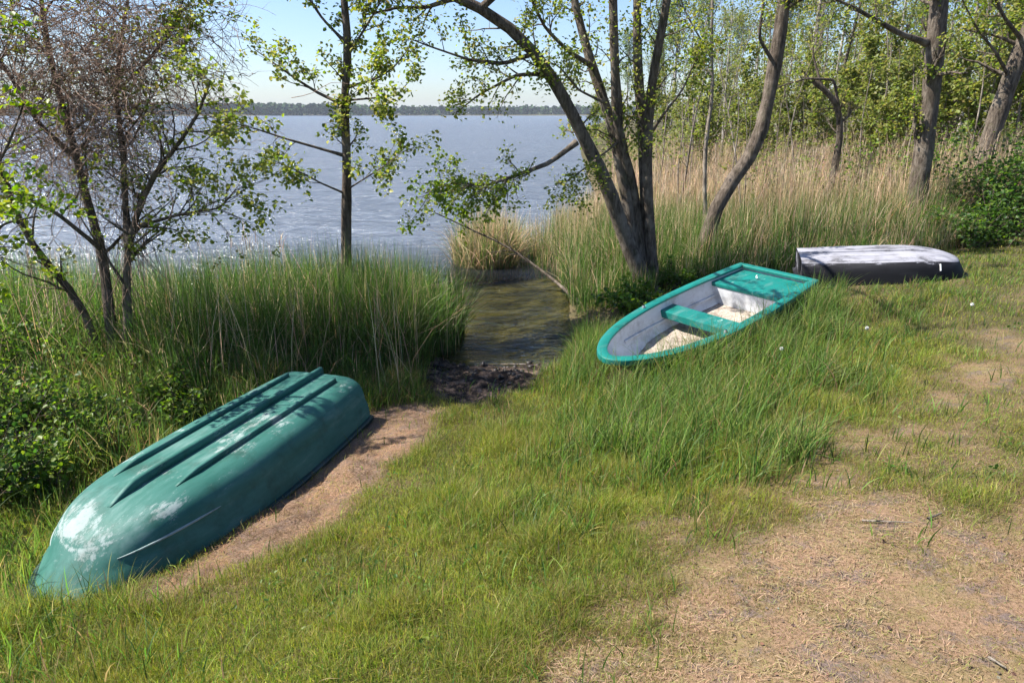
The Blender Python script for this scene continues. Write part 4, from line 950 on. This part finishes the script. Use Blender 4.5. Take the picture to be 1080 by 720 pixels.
LB = [(-4.1, 4.5, .95, 'leafy bramble in deep shade left of the upside down boat bow'), (-3.7, 5.45, .6, 'bramble pressed against the left side of the upside down boat'), (-4.95, 5.4, 1.1, 'tall nettle like bush at the left edge halfway up'),
      (-3.3, 6.2, .5, 'small bright green bramble behind the middle of the upside down boat'), (-5.5, 6.6, 1.1, 'dark bush below the tree of tangled twigs'),
      (-3.95, 3.75, .7, 'dark leafy plant at the left edge beside the boat bow'), (-5.9, 7.5, 1.2, 'shaded bush between the left edge and the lake'), (-4.9, 4.3, 1.1, 'dark tall bush at the lower left edge'),
      (-5.15, 7.05, 1.0, 'leafy bush left of the stems of the tangled tree'), (-4.35, 6.85, .8, 'leafy undergrowth at the foot of the tree of tangled twigs'), (-6.3, 6.3, 1.2, 'bush with fresh green leaves at the left edge below the sapling'),
      (-3.75, 6.65, .62, 'low leafy bush right of the stems of the tangled tree'), (-4.45, 5.75, .75, 'bush between the tall nettle bush and the upside down boat'), (-3.75, 4.75, .6, 'low bush in the narrow gap beside the upside down boat')]
for i, (x_, y_, h_, lb) in enumerate(LB):
    bush('bramble_bush', lb, (x_, y_, 0), h_*.6, h_*.5, h_*.9, int(18+12*h_), 7, (.028, .058), DK+BR if i in (0, 4, 7) else BR+LT, group='brambles left of the upside down boat')

# --- wood behind the marsh
def wood_proto(name, h, r, lean, nb, lsize, frac, cols, barkm, nl, low):
    k = 12; s = np.linspace(0, 1, k); P = np.stack([lean*h*s**1.5+.12*np.sin(s*5), .1*np.sin(s*4+1), s*h], 1)
    stems = [(P, r, r*.25)]; P_, R_ = stemarr(stems)
    B1 = spawn(P_, R_, nb, low, (h*.12, h*.30), .8, .28, wob=.12, rk=.4); B2 = spawn(*B1, 6, .2, (h*.05, h*.13), .75, .05, K=5, wob=.18, rk=.5)
    lv = [add_leaves(B2[0], nl, lsize, cols, None, h*.018, .1, frac=frac), add_leaves(B1[0], nl//2, lsize, cols, None, h*.015, .3)]
    return build_tree(name, (0, 0, 0), name.replace('_', ' '), stems, barkm, lv, branchparts=[(*B1, 4, [0]), (*B2, 3, [0])], trunk_sides=7)
def bare_proto():
    k = 12; s_ = np.linspace(0, 1, k); P = np.stack([.35*s_**1.6+.07*np.sin(s_*7), .06*np.sin(s_*5), 5.2*s_], 1); stems = [(P, .035, .008), (curve3([P[2], P[2]+[-.25, .1, .9], P[2]+[-.38, .2, 2.2], P[2]+[-.3, .25, 3.2]], 12), .02, .005)]
    P_, R_ = stemarr(stems); B1 = spawn(P_, R_, 12, .2, (.4, 1.0), .7, .25, wob=.14, rk=.45); B2 = spawn(*B1, 4, .2, (.15, .4), .75, .05, K=5, wob=.18)
    return build_tree('bare_sapling', (0, 0, 0), 'bare sapling', stems, M['bark_pale'], [add_leaves(B2[0], 8, (.05, .08), WC1, None, .05, frac=.3)], branchparts=[(*B1, 4, range(2)), (*B2, 3, range(2))], trunk_sides=6)
WC1 = [(.19, .21, .045), (.15, .185, .04), (.22, .22, .06), (.12, .145, .035)]
WC2 = [(.14, .175, .038), (.10, .14, .032), (.17, .20, .045)]
WC3 = [(.12, .16, .06), (.14, .18, .075), (.10, .14, .055)]
protos = [wood_proto('young_alder', 8.5, .085, .05, 26, (.08, .14), .5, WC1, M['bark_pale'], 12, .18),
          wood_proto('leafy_alder', 9.5, .11, -.06, 30, (.09, .15), .6, WC2, M['bark_alder'], 13, .15),
          wood_proto('slender_birch', 10.5, .075, .03, 24, (.075, .125), .45, WC1, M['bark_birch'], 12, .25),
          wood_proto('tall_pale_tree', 14, .16, .02, 34, (.14, .24), .8, WC3, M['bark_birch'], 18, .3),
          wood_proto('low_willow', 4.6, .05, .12, 24, (.08, .14), .8, WC1, M['bark_pale'], 16, .06)]
LBL = ['young yellow green alder with thin pale stem in the wood behind the dry reeds', 'leafy darker green alder in the wood behind the dry reeds', 'slender birch with whitish stem in the wood behind the dry reeds', 'tall pale green tree rising at the back of the wood', 'low pale green willow shrub along the edge of the dry reeds']
used = [False]*5
def plant(kind, px, yd, sc=1.0, rz=None):
    x_ = (px-540)/FPX*(yd*math.cos(PITCH)+.8)
    o = protos[kind] if not used[kind] else copy_tree(protos[kind]); used[kind] = True
    o.location = (x_, yd, float(gz(np.array([x_]), np.array([yd]))[0])-.05); o.rotation_euler = (0, 0, rng.uniform(0, 6.28) if rz is None else rz); s_ = sc*rng.uniform(.9, 1.12); o.scale = (s_, s_, s_)
    o['label'] = LBL[kind]; o['group'] = ['young alders behind the dry reeds', 'leafy alders behind the dry reeds', 'birches behind the dry reeds', 'tall trees at the back of the wood', 'willow shrubs along the dry reeds'][kind]
for k_, px, yd, sc in [(3,705,62,1),(3,735,75,1.05),(3,820,70,1),(3,900,66,1.1),(3,1010,62,1.1),(3,1090,58,1.1),
    (0,790,30,.95),(0,835,27,1),(0,905,26,1),(0,940,31,1.1),(0,1010,24,1.1),(0,1065,26,1.1),(0,765,38,.9),(0,860,40,1.0),
    (1,850,34,1),(1,925,37,1.1),(1,1000,33,1.1),(1,1050,30,1),(1,1100,24,1),(1,880,46,1),(1,960,48,1.1),(1,1040,46,1.1),(1,800,45,.9),(1,1140,32,1.1),
    (2,760,33,.9),(2,812,36,1),(2,872,30,1),(2,905,42,1),(2,955,26,1),(2,1025,38,1),(2,1075,36,1),(2,985,44,1),(2,735,46,.9),(2,1120,40,1),
    (4,735,30,.85),(4,780,26,1),(4,830,24,1.0),(4,870,23,1),(4,920,21.5,1),(4,965,20,1),(4,1010,19,1),(4,1060,19,1.1),(4,700,38,.9),(4,680,48,1),(4,755,34,1),(4,900,28,1.1),(4,1100,21,1.1),(4,650,52,.8),(4,640,60,1),(4,625,70,1.1),(3,660,110,1),(3,690,90,1),(3,770,85,1),(3,850,80,1),(3,950,78,1),(3,1050,75,1),
    (0,720,44,1),(0,750,52,1),(0,820,50,1),(0,890,52,1),(0,975,40,1.05),(0,1035,44,1),(0,1090,38,1),(1,700,58,.9),(1,765,60,1),(1,840,58,1),(1,915,56,1.05),(1,990,55,1),(1,1070,52,1.05),(1,1020,26,.9),
    (2,680,64,.9),(2,790,56,1),(2,930,34,1),(2,1050,33,1),(2,840,31,1),(4,715,50,1),(4,770,44,1),(4,810,38,1),(4,850,33,1),(4,940,27,1),(4,985,24,1),(4,1035,22,1.1),(4,800,30,.9),(4,880,36,1.1),(4,960,32,1.1),(4,1130,23,1.2),(4,1070,27,1.2),(4,740,22,.8),(4,795,20,.7),(4,850,19,.75),(4,905,18.5,.75),(4,950,18,.8),(4,820,27,1),(4,890,25,1),(4,720,28,.9),(1,945,24,.8),(1,870,28,.85),(0,985,20,.8),(0,800,24,.8)]:
    plant(k_, px, yd, sc)
bp = bare_proto()
for i, (px, yd, sc) in enumerate([(705, 16, .9), (722, 20, 1), (768, 17, .8), (787, 14.5, .85), (812, 19, 1), (842, 17, .7), (858, 21, 1), (905, 17, .9), (925, 19, 1), (938, 16, .75), (890, 24, 1.1), (690, 22, .9), (1010, 17.5, 1), (830, 24, 1.1), (880, 15.5, .6), (745, 25, 1.1)]):
    o = bp if i == 0 else copy_tree(bp); x_ = (px-540)/FPX*(yd*math.cos(PITCH)+.8)
    o.location = (x_, yd, float(gz(np.array([x_]), np.array([yd]))[0])-.04); o.rotation_euler = (rng.normal(0, .10), rng.normal(0, .10), rng.uniform(0, 6.28)); s_ = sc*rng.uniform(.8, 1.15); o.scale = (s_, s_, s_)
    o['label'] = 'thin nearly bare sapling with twin stem standing among the dry reeds'; o['group'] = 'bare saplings among the dry reeds'
# trees left of the frame that shade the undergrowth
# ------------------------------------------------------------------ small things
n = 170; x = rng.uniform(-1.0, .5, n); y = rng.uniform(7.1, 8.15, n); _, _, md_ = masks(x, y); k = (rng.random(n) < md_*.9); x, y = x[k], y[k]
bm = bmesh.new(); bmesh.ops.create_icosphere(bm, subdivisions=1, radius=1); bv = np.array([v.co[:] for v in bm.verts]); bf = np.array([[v.index for v in f.verts] for f in bm.faces]); bm.free()
zz = ground_z(x, y)+(fbm(x, y, .25, 77)-.45)*.16*md_[k]; sz = rng.uniform(.008, .04, len(x))
V = (bv[None]*(1+rng.normal(0, .18, (len(x), len(bv), 1))))*(sz[:, None, None]*rng.uniform(.5, 1.4, (len(x), 1, 3)))+np.stack([x, y, zz], 1)[:, None]
Q = (bf[None]+(np.arange(len(x))*len(bv))[:, None, None]).reshape(-1, 3)
tag(link('mud_clods', raw_mesh('mud_clods', V.reshape(-1, 3), Q, smooth=True), M['mud']), 'dark wet clods of mud at the end of the inlet', 'mud', kind='stuff')
def stick(p0, p1, r, label, barkm='bark_pale', sag=.02):
    a = np.array(p0); b = np.array(p1); P = np.stack([a+(b-a)*t for t in np.linspace(0, 1, 7)]); P += rng.normal(0, .02*np.linalg.norm(b-a)*.4, P.shape)*[1, 1, 0]; P[:, 2] = gz(P[:, 0], P[:, 1])+r+.008
    base = P[0].copy(); V, Q = tubes((P-base)[None], np.linspace(r, r*.5, 7)[None], 6); o = link('stick', raw_mesh('stick', V, Q, smooth=True), M[barkm]); o.location = base; tag(o, label, 'stick')
for a, b, r, lb in [((908,553),(962,556),.006,'pale dry stick lying on the worn path'), ((977,553),(992,545),.007,'short stick lying at the end of the longer pale one'), ((1040,700),(1060,708),.005,'short pale stick in the bottom right corner'), ((484,383),(560,386),.012,'dark driftwood stick along the edge of the mud')]:
    stick(hit(*a), hit(*b), r, lb)
def dandelion(px, py, label):
    b = hit(px, py); b[2] = float(gz(b[:1], b[1:2])[0]); root = empty('dandelion', b, label, 'dandelion', None)
    P = np.array([[(0, 0, 0), (.01, 0, .12), (.005, .01, .24)]]); V, Q = tubes(P, np.full((1, 3), .003), 5); link('stalk', raw_mesh('stalk', V, Q, np.full((len(V), 3), (.12, .17, .05))), M['blade'], root)
    n = 160; d = rng.normal(0, 1, (n, 3)); d /= np.linalg.norm(d, axis=1)[:, None]; c = P[0, -1]
    V, Q = tubes(np.stack([np.tile(c, (n, 1)), c+d*.011, c+d*.017], 1), np.tile([[.0005, .001, .0022]], (n, 1)), 4); link('seed_head', raw_mesh('seed_head', V, Q), M['puff'], root)
dandelion(910, 372, 'white dandelion clock in the grass below the black dinghy'); dandelion(1020, 346, 'white dandelion clock in the grass at the right edge'); dandelion(821, 392, 'white dandelion clock nearest the turquoise boat')
